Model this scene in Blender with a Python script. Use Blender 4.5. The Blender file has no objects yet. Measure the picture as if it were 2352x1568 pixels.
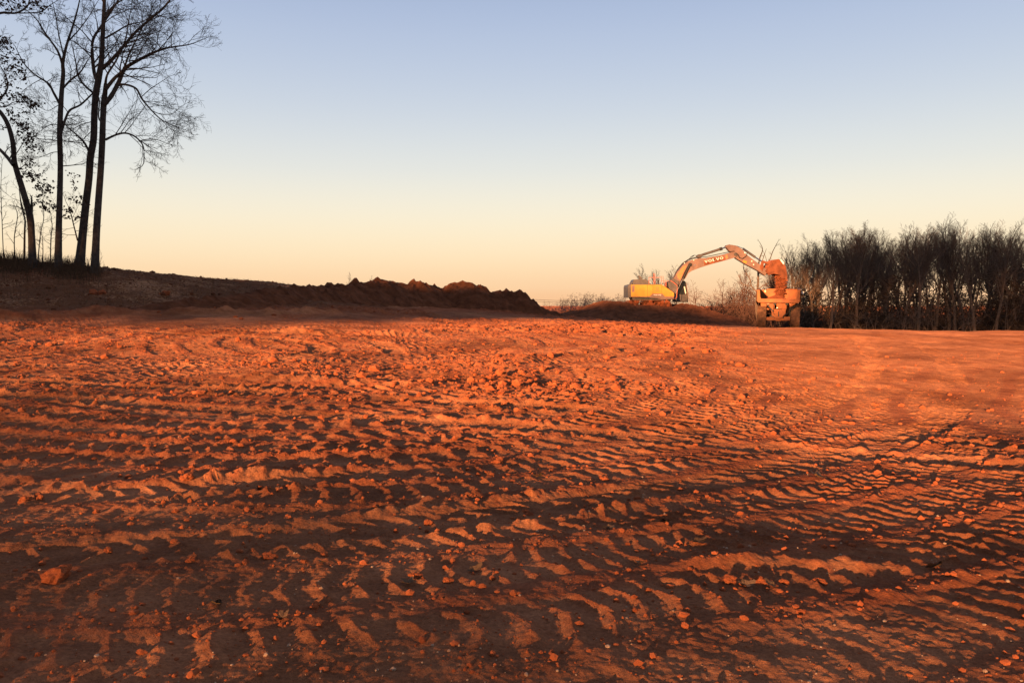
import bpy, bmesh, math, random
import numpy as np
from mathutils import Vector, Matrix, noise as mnoise

R = math.radians
rng = np.random.default_rng(7)
random.seed(7)
scene = bpy.context.scene
COL = scene.collection

# ------------------------------------------------------------------ camera
EYE = 1.65
FPX, CX, CY, HOR = 1846.0, 1176.0, 784.0, 690.0      # focal length in units of a 2352 px wide picture
PITCH = math.atan((CY - HOR) / FPX)
cam_d = bpy.data.cameras.new('camera')
cam = bpy.data.objects.new('camera', cam_d)
COL.objects.link(cam)
cam_d.sensor_width = 36.0
cam_d.lens = 36.0 * FPX / 2352.0
cam_d.clip_start = 0.05
cam_d.clip_end = 20000
cam.location = (0, 0, EYE)
cam.rotation_euler = (R(90) - PITCH, 0, 0)
scene.camera = cam

# ------------------------------------------------------------------ light
SUN_EL, SUN_AZ = R(5.4), R(25.0)       # light travels forward and to the right of the view
LDIR = Vector((math.sin(SUN_AZ) * math.cos(SUN_EL), math.cos(SUN_AZ) * math.cos(SUN_EL), -math.sin(SUN_EL)))
sun_d = bpy.data.lights.new('sun', 'SUN')
sun_d.energy = 5.0
sun_d.color = (1.0, 0.48, 0.195)
sun_d.angle = R(1.3)
sun = bpy.data.objects.new('sun', sun_d)
COL.objects.link(sun)
sun.rotation_euler = LDIR.to_track_quat('-Z', 'Y').to_euler()
sun.location = (-30, -60, 40)

world = bpy.data.worlds.new('World')
scene.world = world
world.use_nodes = True
wn, wl = world.node_tree.nodes, world.node_tree.links
wn.clear()
w_out = wn.new('ShaderNodeOutputWorld')
w_bg = wn.new('ShaderNodeBackground')
w_sky = wn.new('ShaderNodeTexSky')
w_sky.sky_type = 'NISHITA'
w_sky.sun_disc = False
w_sky.sun_elevation = SUN_EL
w_sky.sun_rotation = R(180) + SUN_AZ          # compass side the sun stands on: behind the camera, left
w_sky.air_density = 1.0
w_sky.dust_density = 1.5
w_geo = wn.new('ShaderNodeTexCoord')
w_sep = wn.new('ShaderNodeSeparateXYZ')
w_ramp = wn.new('ShaderNodeValToRGB')
def lin(c):
    return tuple(((v / 255) / 12.92 if v <= 10 else (((v / 255) + .055) / 1.055) ** 2.4) for v in c)
SKYSTOPS = [(0.0, (252, 198, 150)), (0.015, (254, 209, 163)), (0.056, (255, 230, 191)), (0.104, (250, 238, 213)), (0.157, (229, 230, 225)),
            (0.228, (203, 212, 225)), (0.305, (181, 195, 221)), (0.37, (162, 179, 212)), (0.60, (150, 154, 178)), (1.0, (132, 132, 152))]
cr = w_ramp.color_ramp
while len(cr.elements) > 1:
    cr.elements.remove(cr.elements[-1])
for i, (p, c) in enumerate(SKYSTOPS):
    e = cr.elements[0] if i == 0 else cr.elements.new(p)
    e.position = p
    e.color = (*lin(c), 1)
cr.interpolation = 'B_SPLINE'
EXPO = 1.6
w_scl = wn.new('ShaderNodeMix'); w_scl.data_type = 'RGBA'; w_scl.blend_type = 'MIX'
w_scl.inputs[0].default_value = 0.96
w_nm = wn.new('ShaderNodeVectorMath'); w_nm.operation = 'SCALE'; w_nm.inputs[3].default_value = 0.4
wl.new(w_geo.outputs['Generated'], w_sep.inputs[0])
wl.new(w_sep.outputs['Z'], w_ramp.inputs[0])
wl.new(w_sky.outputs[0], w_nm.inputs[0])
wl.new(w_nm.outputs[0], w_scl.inputs[6])
wl.new(w_ramp.outputs[0], w_scl.inputs[7])
wl.new(w_scl.outputs[2], w_bg.inputs[0])
w_bg.inputs[1].default_value = 1.0 / 2 ** EXPO
wl.new(w_bg.outputs[0], w_out.inputs[0])

vs = scene.view_settings
vs.view_transform = 'Standard'
vs.look = 'None'
vs.exposure = EXPO
vs.gamma = 1
vs.use_curve_mapping = False
scene.cycles.max_bounces = 5
scene.cycles.use_denoising = True

# ------------------------------------------------------------------ helpers
def at(px, py, Y):
    """world point at forward distance Y seen at picture position (2352-px-wide units)"""
    u, v = (px - CX) / FPX, -(py - CY) / FPX
    dx, dy, dz = u, math.cos(PITCH) + v * math.sin(PITCH), -math.sin(PITCH) + v * math.cos(PITCH)
    t = Y / dy
    return Vector((dx * t, Y, EYE + dz * t))
S = 2352 / 2560
def src(x, y, Y): return at(x * S, y * S, Y)
def E1(x, y, Y): return src(1530 + x / 4.523, 580 + y / 4.523, Y)
def E6(x, y, Y): return src(1560 + x / 11.2, 640 + y / 11.2, Y)
def E8(x, y, Y): return src(1840 + x / 7.84, 640 + y / 7.84, Y)
def T2(x, y, Y): return src(x / 2.239, y / 2.239, Y)

def tag(o, label=None, cat=None, group=None, kind=None):
    if label: o['label'] = label
    if cat: o['category'] = cat
    if group: o['group'] = group
    if kind: o['kind'] = kind
    return o
def empty(name, loc, label=None, cat=None, group=None):
    o = bpy.data.objects.new(name, None)
    o.empty_display_size = 0.2
    o.location = loc
    COL.objects.link(o)
    return tag(o, label, cat, group)
def link(name, me, mat, parent=None, loc=None):
    o = bpy.data.objects.new(name, me)
    COL.objects.link(o)
    if mat is not None and len(me.materials) == 0: me.materials.append(mat)
    if parent is not None: o.parent = parent
    if loc is not None: o.location = loc
    return o
def np_mesh(name, V, F, smooth=False):
    """V (n,3), F (m,k) with one face size"""
    V = np.asarray(V, dtype=np.float32); F = np.asarray(F, dtype=np.int32)
    me = bpy.data.meshes.new(name)
    me.vertices.add(len(V)); me.vertices.foreach_set('co', V.ravel())
    k = F.shape[1]
    me.loops.add(F.size); me.loops.foreach_set('vertex_index', F.ravel())
    me.polygons.add(len(F))
    me.polygons.foreach_set('loop_start', np.arange(0, F.size, k, dtype=np.int32))
    me.polygons.foreach_set('use_smooth', np.full(len(F), smooth, dtype=bool))
    me.update(calc_edges=True)
    return me

# ---- numpy noise
_T = np.random.default_rng(3).random((8, 256, 256)).astype(np.float32)
def vnoise(x, y, s=0):
    xi, yi = np.floor(x), np.floor(y)
    fx, fy = (x - xi), (y - yi)
    fx = fx * fx * fx * (fx * (fx * 6 - 15) + 10); fy = fy * fy * fy * (fy * (fy * 6 - 15) + 10)
    xi = (xi.astype(np.int64) + s * 37) & 255; yi = (yi.astype(np.int64) + s * 91) & 255
    x1, y1 = (xi + 1) & 255, (yi + 1) & 255
    t = _T[s % 8]
    a = t[xi, yi] * (1 - fx) + t[x1, yi] * fx
    b = t[xi, y1] * (1 - fx) + t[x1, y1] * fx
    return (a * (1 - fy) + b * fy) * 2 - 1
def fbm(x, y, s=0, o=4, g=0.5):
    r = 0; a = 1; n = 0
    c, sn = math.cos(.6), math.sin(.6)
    for i in range(o):
        r = r + a * vnoise(x, y, s + i); n += a
        a *= g
        x, y = (x * c - y * sn) * 2.03 + 11.3, (x * sn + y * c) * 2.03 + 5.7
    return r / n
def cells(x, y, s=0):
    """distance to nearest jittered point, and a random value of that cell"""
    xi, yi = np.floor(x).astype(np.int64), np.floor(y).astype(np.int64)
    best = np.full(x.shape, 9.0, np.float32); val = np.zeros(x.shape, np.float32)
    for i in (-1, 0, 1):
        for j in (-1, 0, 1):
            cx, cy = xi + i, yi + j
            a, b = (cx + s * 17) & 255, (cy + s * 29) & 255
            px = cx + _T[(s + 1) % 8][a, b]; py = cy + _T[(s + 2) % 8][a, b]
            d = (px - x) ** 2 + (py - y) ** 2
            m = d < best
            best = np.where(m, d, best); val = np.where(m, _T[(s + 3) % 8][a, b], val)
    return np.sqrt(best), val
def sstep(a, b, x):
    t = np.clip((x - a) / (b - a), 0, 1)
    return t * t * (3 - 2 * t)

# ------------------------------------------------------------------ materials
def mat_new(name):
    m = bpy.data.materials.new(name); m.use_nodes = True
    n = m.node_tree.nodes; l = m.node_tree.links
    return m, n, l, n['Principled BSDF']
def noise_mat(name, stops, scale=4.0, detail=8, rough=0.9, bump=0.0, bscale=60.0, metal=0.0, spec=0.3, distort=0.0, rough2=0.62):
    m, n, l, b = mat_new(name)
    tc = n.new('ShaderNodeTexCoord'); nz = n.new('ShaderNodeTexNoise'); rp = n.new('ShaderNodeValToRGB')
    nz.inputs['Scale'].default_value = scale; nz.inputs['Detail'].default_value = detail
    nz.inputs['Roughness'].default_value = rough2; nz.inputs['Distortion'].default_value = distort
    l.new(tc.outputs['Object'], nz.inputs['Vector']); l.new(nz.outputs['Fac'], rp.inputs[0])
    e = rp.color_ramp
    for i, (p, c) in enumerate(stops):
        el = e.elements[i] if i < 2 else e.elements.new(p)
        el.position = p; el.color = (*c, 1)
    l.new(rp.outputs[0], b.inputs['Base Color'])
    b.inputs['Roughness'].default_value = rough; b.inputs['Diffuse Roughness'].default_value = 1.0 if rough > .8 else 0.0; b.inputs['Metallic'].default_value = metal
    b.inputs['Specular IOR Level'].default_value = spec
    if bump:
        n2 = n.new('ShaderNodeTexNoise'); n2.inputs['Scale'].default_value = bscale; n2.inputs['Detail'].default_value = 6
        bp = n.new('ShaderNodeBump'); bp.inputs['Strength'].default_value = bump; bp.inputs['Distance'].default_value = 0.02
        l.new(tc.outputs['Object'], n2.inputs['Vector']); l.new(n2.outputs['Fac'], bp.inputs['Height']); l.new(bp.outputs[0], b.inputs['Normal'])
    return m

def soil_mat():
    m, n, l, b = mat_new('red_clay_soil')
    tc = n.new('ShaderNodeTexCoord')
    def nz(scale, det=8, ro=.6):
        k = n.new('ShaderNodeTexNoise'); k.inputs['Scale'].default_value = scale; k.inputs['Detail'].default_value = det; k.inputs['Roughness'].default_value = ro
        l.new(tc.outputs['Object'], k.inputs['Vector']); return k
    big, mid, fine = nz(.35, 7, .62), nz(2.2, 8, .68), nz(45, 6, .7)
    at_ = n.new('ShaderNodeAttribute'); at_.attribute_name = 'compact'
    r1 = n.new('ShaderNodeValToRGB')            # loose clay
    for i, (p, c) in enumerate([(.25, (.165, .048, .021)), (.75, (.40, .136, .060))]):
        r1.color_ramp.elements[i].position = p; r1.color_ramp.elements[i].color = (*c, 1)
    l.new(mid.outputs['Fac'], r1.inputs[0])
    r2 = n.new('ShaderNodeValToRGB')            # pressed, paler clay
    for i, (p, c) in enumerate([(.3, (.225, .084, .038)), (.7, (.44, .188, .088))]):
        r2.color_ramp.elements[i].position = p; r2.color_ramp.elements[i].color = (*c, 1)
    l.new(mid.outputs['Fac'], r2.inputs[0])
    mx = n.new('ShaderNodeMix'); mx.data_type = 'RGBA'
    cl_ = n.new('ShaderNodeClamp'); l.new(at_.outputs['Fac'], cl_.inputs[0])
    l.new(cl_.outputs[0], mx.inputs[0]); l.new(r1.outputs[0], mx.inputs[6]); l.new(r2.outputs[0], mx.inputs[7])
    mul = n.new('ShaderNodeMix'); mul.data_type = 'RGBA'; mul.blend_type = 'MULTIPLY'; mul.inputs[0].default_value = 1
    r3 = n.new('ShaderNodeValToRGB')
    for i, (p, c) in enumerate([(.3, (.62, .60, .60)), (.7, (1.25, 1.22, 1.2))]):
        r3.color_ramp.elements[i].position = p; r3.color_ramp.elements[i].color = (*c, 1)
    l.new(fine.outputs['Fac'], r3.inputs[0]); l.new(mx.outputs[2], mul.inputs[6]); l.new(r3.outputs[0], mul.inputs[7])
    mul2 = n.new('ShaderNodeMix'); mul2.data_type = 'RGBA'; mul2.blend_type = 'MULTIPLY'; mul2.inputs[0].default_value = 1
    r4 = n.new('ShaderNodeValToRGB')
    for i, (p, c) in enumerate([(.35, (.60, .56, .53)), (.65, (1.2, 1.26, 1.32))]):
        r4.color_ramp.elements[i].position = p; r4.color_ramp.elements[i].color = (*c, 1)
    l.new(big.outputs['Fac'], r4.inputs[0]); l.new(mul.outputs[2], mul2.inputs[6]); l.new(r4.outputs[0], mul2.inputs[7])
    ng = n.new('ShaderNodeMath'); ng.operation = 'MULTIPLY'; ng.inputs[1].default_value = -1; ng.use_clamp = True
    l.new(at_.outputs['Fac'], ng.inputs[0])                       # grown-over brown soil of the slope
    r5 = n.new('ShaderNodeValToRGB')
    for i, (p, c) in enumerate([(.36, (.16, .078, .042)), (.64, (.42, .23, .128))]):
        r5.color_ramp.elements[i].position = p; r5.color_ramp.elements[i].color = (*c, 1)
    r5.color_ramp.elements.new(.5).color = (.12, .05, .024, 1)
    mixf = n.new('ShaderNodeMath'); mixf.operation = 'MULTIPLY_ADD'; mixf.inputs[1].default_value = .5
    hz = nz(7, 8, .75); hm = n.new('ShaderNodeMath'); hm.operation = 'MULTIPLY'; hm.inputs[1].default_value = .5; l.new(hz.outputs['Fac'], hm.inputs[0])
    l.new(big.outputs['Fac'], mixf.inputs[0]); l.new(hm.outputs[0], mixf.inputs[2]); l.new(mixf.outputs[0], r5.inputs[0])
    mh = n.new('ShaderNodeMix'); mh.data_type = 'RGBA'
    l.new(ng.outputs[0], mh.inputs[0]); l.new(mul2.outputs[2], mh.inputs[6]); l.new(r5.outputs[0], mh.inputs[7])
    l.new(mh.outputs[2], b.inputs['Base Color'])
    b.inputs['Roughness'].default_value = 1.0; b.inputs['Specular IOR Level'].default_value = 0.08; b.inputs['Diffuse Roughness'].default_value = 1.0
    g1, g2 = nz(38, 5, .75), nz(170, 3, .7)
    ad = n.new('ShaderNodeMath'); ad.operation = 'MULTIPLY_ADD'; ad.inputs[1].default_value = .4
    l.new(g2.outputs['Fac'], ad.inputs[0]); l.new(g1.outputs['Fac'], ad.inputs[2])
    bp = n.new('ShaderNodeBump'); bp.inputs['Strength'].default_value = .6; bp.inputs['Distance'].default_value = .02
    g3 = nz(7, 6, .8); bp0 = n.new('ShaderNodeBump'); bp0.inputs['Strength'].default_value = .5; bp0.inputs['Distance'].default_value = .12
    l.new(g3.outputs['Fac'], bp0.inputs['Height']); l.new(bp0.outputs[0], bp.inputs['Normal'])
    l.new(ad.outputs[0], bp.inputs['Height']); l.new(bp.outputs[0], b.inputs['Normal'])
    return m
M = {}
M['soil'] = soil_mat()
M['clod'] = noise_mat('clay_clod', [(.3, (.19, .052, .022)), (.7, (.40, .125, .053))], 9, rough=1, bump=.6, bscale=40, spec=.05)
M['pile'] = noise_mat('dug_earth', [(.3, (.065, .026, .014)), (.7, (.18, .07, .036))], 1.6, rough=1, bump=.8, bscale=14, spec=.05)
M['fresh'] = noise_mat('fresh_soil', [(.3, (.10, .03, .015)), (.7, (.21, .065, .03))], 5, rough=1, spec=.05)
M['pebble'] = noise_mat('pale_pebble', [(.3, (.22, .11, .06)), (.7, (.48, .33, .22))], 30, rough=.8, spec=.2)
M['bark'] = noise_mat('dark_bark', [(.3, (.035, .030, .028)), (.7, (.11, .092, .08))], 6, rough=.95, bump=.5, bscale=25, spec=.1)
M['twig'] = noise_mat('twig_bark', [(.3, (.04, .034, .032)), (.7, (.095, .078, .068))], 4, rough=.95, spec=.1)
M['wbark'] = noise_mat('wood_bark', [(.3, (.08, .055, .042)), (.7, (.17, .122, .092))], 3, rough=.95, spec=.1)
M['redtwig'] = noise_mat('red_brown_twig', [(.3, (.06, .034, .028)), (.7, (.12, .065, .05))], 3, rough=.95, spec=.1)
M['leaf'] = noise_mat('dry_leaf', [(.3, (.03, .022, .016)), (.7, (.085, .055, .035))], 12, rough=.85, spec=.15)
M['fallen'] = noise_mat('fallen_leaf', [(.3, (.10, .055, .03)), (.7, (.26, .16, .09))], 40, rough=.8, spec=.2)
M['grass'] = noise_mat('dead_grass', [(.3, (.05, .03, .018)), (.7, (.13, .08, .048))], 8, rough=.95, spec=.1)
M['pine'] = noise_mat('evergreen', [(.3, (.02, .035, .015)), (.7, (.05, .075, .03))], 3, rough=.9, spec=.1)
M['yellow'] = noise_mat('yellow_paint', [(.35, (.46, .185, .026)), (.7, (.58, .26, .036))], 1.3, rough=.33, spec=.5, bump=.02, bscale=8)
M['grey'] = noise_mat('grey_paint', [(.35, (.13, .08, .066)), (.7, (.21, .13, .105))], 1.6, rough=.5, spec=.4, bump=.05, bscale=30)
M['darkgrey'] = noise_mat('dark_grey_paint', [(.35, (.05, .045, .045)), (.7, (.10, .085, .08))], 2, rough=.5, spec=.4)
M['black'] = noise_mat('black_rubber_hose', [(.35, (.012, .012, .012)), (.7, (.03, .027, .025))], 5, rough=.6, spec=.3)
M['steel'] = noise_mat('bare_steel', [(.35, (.45, .42, .40)), (.7, (.62, .60, .57))], 5, rough=.25, metal=1.0)
M['muddy'] = noise_mat('muddy_steel', [(.35, (.11, .036, .018)), (.62, (.23, .075, .034)), (.8, (.17, .09, .06))], 2.2, rough=.85, spec=.2, bump=.3, bscale=20)
M['shadedbed'] = noise_mat('worn_shaded_bed_steel', [(.35, (.035, .02, .015)), (.7, (.10, .048, .028))], 3, rough=.8, spec=.2, bump=.2, bscale=20)  # worn steel, darkened to stand in for shade inside the truck bed
M['rail'] = noise_mat('red_handrail', [(.35, (.42, .10, .06)), (.7, (.6, .17, .1))], 5, rough=.5)
M['white'] = noise_mat('white_marking', [(.35, (.50, .47, .43)), (.7, (.62, .6, .56))], 5, rough=.5)
M['decal'] = noise_mat('orange_decal', [(.35, (.6, .16, .06)), (.7, (.7, .2, .08))], 5, rough=.5)
M['truckpaint'] = noise_mat('dusty_yellow_paint', [(.3, (.22, .062, .022)), (.55, (.33, .10, .026)), (.8, (.42, .14, .03))], 1.8, rough=.6, spec=.3, bump=.08, bscale=30)
M['tyre'] = noise_mat('dusty_tyre', [(.3, (.06, .035, .024)), (.6, (.20, .10, .058)), (.8, (.26, .13, .07))], 2.6, rough=.95, spec=.1, bump=.4, bscale=25)
m_, n_, l_, b_ = mat_new('cab_glass')
b_.inputs['Base Color'].default_value = (.012, .014, .016, 1); b_.inputs['Roughness'].default_value = .08; b_.inputs['Specular IOR Level'].default_value = .5
M['glass'] = m_
m_, n_, l_, b_ = mat_new('off_white_glint')  # off-white for small fittings; paints in the glints of bucket and mirror
b_.inputs['Base Color'].default_value = (.9, .86, .78, 1); b_.inputs['Roughness'].default_value = .25
M['glintwhite'] = m_

# ------------------------------------------------------------------ terrain
AZ_PX = np.array([-900, -300, 0, 300, 600, 900, 1176, 1450, 1750, 2050, 2352, 2700, 3300.0])
AZ_T = np.arctan((AZ_PX - CX) / FPX)
DIST = np.array([0, 3.2, 8.5, 14, 22, 30, 36, 43, 52, 60, 72, 90, 130, 300, 6000.0])
ZT = np.array([
 [.24]*13,
 [.20]*13,
 [.02, .02, .02, .01, 0, -.01, -.02, -.03, -.05, -.07, -.08, -.08, -.08],
 [.10, .10, .10, .09, .08, .07, .06, .03, -.12, -.24, -.32, -.35, -.35],
 [.45, .45, .40, .36, .32, .28, .24, .17, .0, -.10, -.22, -.3, -.3],
 [1.2, 1.15, 1.05, .95, .75, .55, .42, .33, .26, .20, .06, -.05, -.1],
 [2.6, 2.4, 2.0, 1.6, 1.0, .70, .54, .42, .37, .33, .14, -.03, -.15],
 [4.2, 4.1, 3.9, 3.25, 1.8, .88, .62, .36, .13, .02, -.1, -.2, -.3],
 [4.6, 4.5, 4.2, 3.45, 2.75, 1.3, .72, .12, -.2, -.45, -.5, -.5, -.5],
 [4.6, 4.5, 4.2, 3.45, 3.15, 1.9, .76, -.1, -.5, -.85, -.9, -.9, -.9],
 [4.6, 4.4, 4.0, 3.3, 3.1, 1.9, .60, -.2, -.75, -1.5, -1.6, -1.6, -1.6],
 [4.0, 3.8, 3.5, 3.0, 2.6, 1.0, -.3, -.8, -1.7, -2.6, -2.8, -2.8, -2.6],
 [3.0, 2.8, 2.0, 1.6, .8, -1.0, -2.0, -2.5, -3.0, -3.6, -3.8, -3.8, -3.5],
 [0, 0, -1, -1.5, -2, -3.5, -4.4, -4.6, -4.8, -5, -5, -5, -5],
 [-40]*13], dtype=float)
NA, ND = 240, 320
_az = np.linspace(AZ_T[0], AZ_T[-1], NA)
_ld = np.linspace(0, math.log(1 + 6000 / 12), ND)
_tmp = np.stack([np.interp(_az, AZ_T, row) for row in ZT])                     # (dist, az)
_tab = np.stack([np.interp(12 * (np.exp(_ld) - 1), DIST, _tmp[:, j]) for j in range(NA)], axis=1)
for _ in range(14):                                                             # soften the corners of the table
    p = np.pad(_tab, 1, mode='edge')
    _tab = (p[:-2, 1:-1] + p[2:, 1:-1] + p[1:-1, :-2] + p[1:-1, 2:] + 2 * _tab) / 6
def base_z(x, y):
    th = np.arctan2(x, y); d = np.where(np.abs(th) < 1.2, y, np.hypot(x, y))
    d = np.where(d < 0, 0, d)
    fa = np.clip((th - _az[0]) / (_az[1] - _az[0]), 0, NA - 1.001)
    fd = np.clip(np.log(1 + d / 12) / (_ld[1]), 0, ND - 1.001)
    a, b = fa.astype(int), fd.astype(int)
    fa, fd = fa - a, fd - b
    z = (_tab[b, a] * (1 - fa) + _tab[b, a + 1] * fa) * (1 - fd) + (_tab[b + 1, a] * (1 - fa) + _tab[b + 1, a + 1] * fa) * fd
    side = 1 - sstep(1.15, 1.7, np.abs(th))
    return z * side

def ring_family(x, y, C, pitch, seed, wob=.35, wscale=.13, width=.78, ramp=1.0, fine=1.0):
    """tyre lanes lying round the point C: returns height, compaction, berm weight"""
    dx, dy = x - C[0], y - C[1]
    r = np.hypot(dx, dy) + wob * 2 * fbm(x * wscale, y * wscale, seed, 2)
    phi = np.arctan2(dy, dx)
    k = np.floor(r / pitch); s = r / pitch - k
    ki = k.astype(int) & 63
    h = np.random.default_rng(100 + seed)
    spac = (h.random(64) * .11 + .21) * fine; ph = h.random(64); skew = (h.random(64) - .5) * 1.1; amp = .45 + .75 * h.random(64); dep = .3 + .7 * h.random(64)
    rm = np.maximum((k + .5) * pitch, .5)
    sc_r = np.interp(rm, [5, 8.5, 11.5], [1.15, 1.0, .66]) if seed == 0 else 1.0
    lat = (s - .5) * pitch
    t = (phi * rm + skew[ki] * np.abs(lat) * np.where(h.random(64)[ki] > .5, 1, -1)) / (spac[ki] * sc_r) + ph[ki] + .22 * fbm(x * 1.1, y * 1.1, seed + 2, 2) \
        + .07 * vnoise(x * 7, y * 7, seed + 3)
    f = np.abs((t - np.floor(t)) - .5) * 2                      # 0 at the ridge crest
    inside = sstep(.5, .40, np.abs(s - .5) * pitch / width * .5 * 2) if False else 1 - sstep(width * .36, width * .5, np.abs(lat))
    crest = np.clip(1 - f * 1.8, 0, 1) ** .9
    brk = sstep(-.35, .35, fbm(x * 3.1, y * 3.1, seed + 4, 3) + .15)
    ridge = crest * inside * amp[ki] * (.35 + .65 * brk)
    berm = sstep(width * .40, width * .56, np.abs(lat))
    z = (ridge * .041 - inside * dep[ki] * .022) * (sc_r * .95)
    comp = inside * (1 - crest)
    return z * ramp, comp, berm, ridge

def _curve(P, n=5):
    P = np.array(P, float); out = []
    for i in range(len(P) - 1):
        p0, p1, p2, p3 = P[max(i - 1, 0)], P[i], P[i + 1], P[min(i + 2, len(P) - 1)]
        for k in range(n):
            t = k / n; out.append(.5 * ((2 * p1) + (-p0 + p2) * t + (2 * p0 - 5 * p1 + 4 * p2 - p3) * t * t + (-p0 + 3 * p1 - 3 * p2 + p3) * t ** 3))
    out.append(P[-1]); return np.array(out)
# wheel paths that cut across the older marks: centre line, distance between the wheels, tread spacing
PATHS = [(_curve([(-9, 4.2), (-3, 5.6), (1.5, 8.2), (5.5, 12.5), (10, 20), (14, 30), (17, 42)]), 1.9, .24),
         (_curve([(12, 6.0), (6, 8.6), (0, 11.5), (-8, 13.6), (-18, 14.5)]), 1.8, .27),
         (_curve([(-14, 17), (-9, 16.6), (-5, 18.5), (-4.2, 22), (-7, 25.5), (-12, 27)]), 1.9, .26)]
def wheel_paths(x, y):
    zl = np.zeros_like(x); wl = np.zeros_like(x); bl = np.zeros_like(x)
    for ip, (C, gauge, sp) in enumerate(PATHS):
        best = np.full(x.shape, 1e9); lat = np.zeros_like(x); al = np.zeros_like(x); s0 = 0.0
        for a, b in zip(C[:-1], C[1:]):
            v = b - a; L = np.hypot(*v); v = v / L
            t = np.clip((x - a[0]) * v[0] + (y - a[1]) * v[1], 0, L)
            dx, dy = x - a[0] - t * v[0], y - a[1] - t * v[1]
            d2 = dx * dx + dy * dy; m = d2 < best
            best = np.where(m, d2, best); lat = np.where(m, dx * v[1] - dy * v[0], lat); al = np.where(m, s0 + t, al); s0 += L
        lat = np.abs(np.where(best < 9, lat, 9)) - gauge / 2 + .08 * vnoise(x * .7, y * .7, ip)
        m = best < 9
        tt = (al + .5 * np.abs(lat)) / sp + .1 * vnoise(x * 5, y * 5, ip + 2); f = np.abs(tt - np.floor(tt) - .5) * 2
        keep = sstep(-.45, .0, fbm(x * .35, y * .35, ip + 4, 2)) * m
        w = (1 - sstep(.23, .33, np.abs(lat))) * keep
        crest = np.clip(1 - f * 1.9, 0, 1)
        zl = np.where(w > wl, -.035 + .034 * crest * (.4 + .6 * sstep(-.3, .3, fbm(x * 4, y * 4, ip, 2))), zl); wl = np.maximum(wl, w)
        bl = np.maximum(bl, np.exp(-((np.abs(lat) - .40) / .09) ** 2) * keep)
    return zl, wl, bl
def detail_z(x, y):
    d = np.hypot(x, y)
    lod = 1 - sstep(26, 60, d)
    near = 1 - sstep(16, 34, d)
    z = .05 * fbm(x * .25, y * .25, 1, 3) * sstep(2, 10, d) + .09 * fbm(x * .10, y * .10, 5, 2) * sstep(8, 25, d)
    # lane families
    zA, cA, bA, rA = ring_family(x, y, (-4.0, 16.5), .80, 0, width=.62)
    zB, cB, bB, rB = ring_family(x, y, (-3.5, 25.0), .95, 3, wob=.3, width=.7)
    zC, cC, bC, rC = ring_family(x, y, (34.0, 2.0), .85, 5, wob=.5, fine=.85, width=.66)
    zD, cD, bD, rD = ring_family(x, y, (-60.0, 90.0), .85, 6, wob=.6, fine=.85, width=.66)
    wB = sstep(7.5, 6.0, np.hypot((x + 3.5) * .8, (y - 25.0)) - 2.0 + 1.4 * fbm(x * .2, y * .2, 4, 2)) if False else 1 - sstep(6.0, 8.0, np.hypot((x + 3.5) * .62, y - 25.0) + 1.6 * fbm(x * .2, y * .2, 4, 2))
    wC = sstep(1.0, 3.0, x - .30 * y + 2.2 * fbm(x * .16, y * .16, 6, 2) - .5) * sstep(8, 12, y)
    wD = sstep(.15, .4, fbm(x * .12 + 9, y * .12, 2, 2)) * sstep(7, 12, y) * .8
    wA = 1.0
    def over(a, b, w): return a * (1 - w) + b * w
    zl, cl, bl, rl = zA, cA, bA, rA
    zl, cl, bl, rl = over(zl, zD, wD), over(cl, cD, wD), over(bl, bD, wD), over(rl, rD, wD)
    zl, cl, bl, rl = over(zl, zC * .42, wC), over(cl, cC, wC), over(bl, bC * .35, wC), over(rl, rC, wC)
    zl, cl, bl, rl = over(zl, zB, wB), over(cl, cB, wB), over(bl, bB, wB), over(rl, rB, wB)
    zp, wp, bp_ = wheel_paths(x, y)
    zl, cl, rl = over(zl, zp, wp), over(cl, .9, wp), rl * (1 - wp)
    bl = np.maximum(bl * (1 - wp), bp_ * 1.3)
    # areas driven smooth
    calm = sstep(.05, .45, fbm(x * .17 + 3, y * .17, 7, 3)) * .75
    calm = np.maximum(calm, sstep(-2.5, 4, x - .25 * y + 3 * fbm(x * .1, y * .1, 2, 2)) * sstep(8, 26, y) * .93)
    calm = np.maximum(calm, (1 - sstep(3.3, 4.5, d + .8 * fbm(x * .9, y * .9, 3, 2))) * .85)
    calm = calm * (1 - .6 * wp)
    z = z + zl * lod * (1 - .72 * calm)
    # crumbled berms between the lanes
    c1, v1 = cells(x * 5.2, y * 5.2, 1)
    c2, v2 = cells(x * 11, y * 11, 4)
    lump = np.clip(.62 - c1, 0, 1) * v1 * 1.5
    lump2 = np.clip(.6 - c2, 0, 1) * v2 * 1.3
    bm = bl * (1 - .8 * sstep(0, 5, x - .22 * y) * sstep(8, 16, y)) * (.25 + .75 * sstep(-.2, .4, fbm(x * .5, y * .5, 5, 2))) * (1 - .7 * calm)
    z = z + bm * (.009 + .055 * lump * lod + .028 * lump2 * near + .012 * fbm(x * 9, y * 9, 1, 3) * near)
    z = z + rl * (1 - .6 * calm) * (.030 * lump2 * near + .018 * lump * lod + .010 * fbm(x * 14, y * 14, 2, 2) * near)
    # stronger torn ground farther out and at left
    torn = sstep(.02, .38, fbm(x * .13 + 7, y * .16 + 2, 3, 3) + .22 * sstep(14, 30, y) * (1 - sstep(6, 16, x - .2 * y)) - .06) * sstep(8, 16, y) * (1 - sstep(-5, 1, x - .30 * y)) * (1 - .85 * wB)
    c3, v3 = cells(x * 1.7, y * 1.7, 2)
    c4, v4 = cells(x * 3.1, y * 3.1, 6)
    z = z + 1.15 * torn * (.10 * np.clip(.7 - c1, 0, 1) * v1 + .20 * np.clip(.75 - c3, 0, 1) * v3 * v3 + .15 * np.clip(.7 - c4, 0, 1) * v4 * v4 + .09 * fbm(x * 1.6, y * 1.6, 4, 4))
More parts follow.
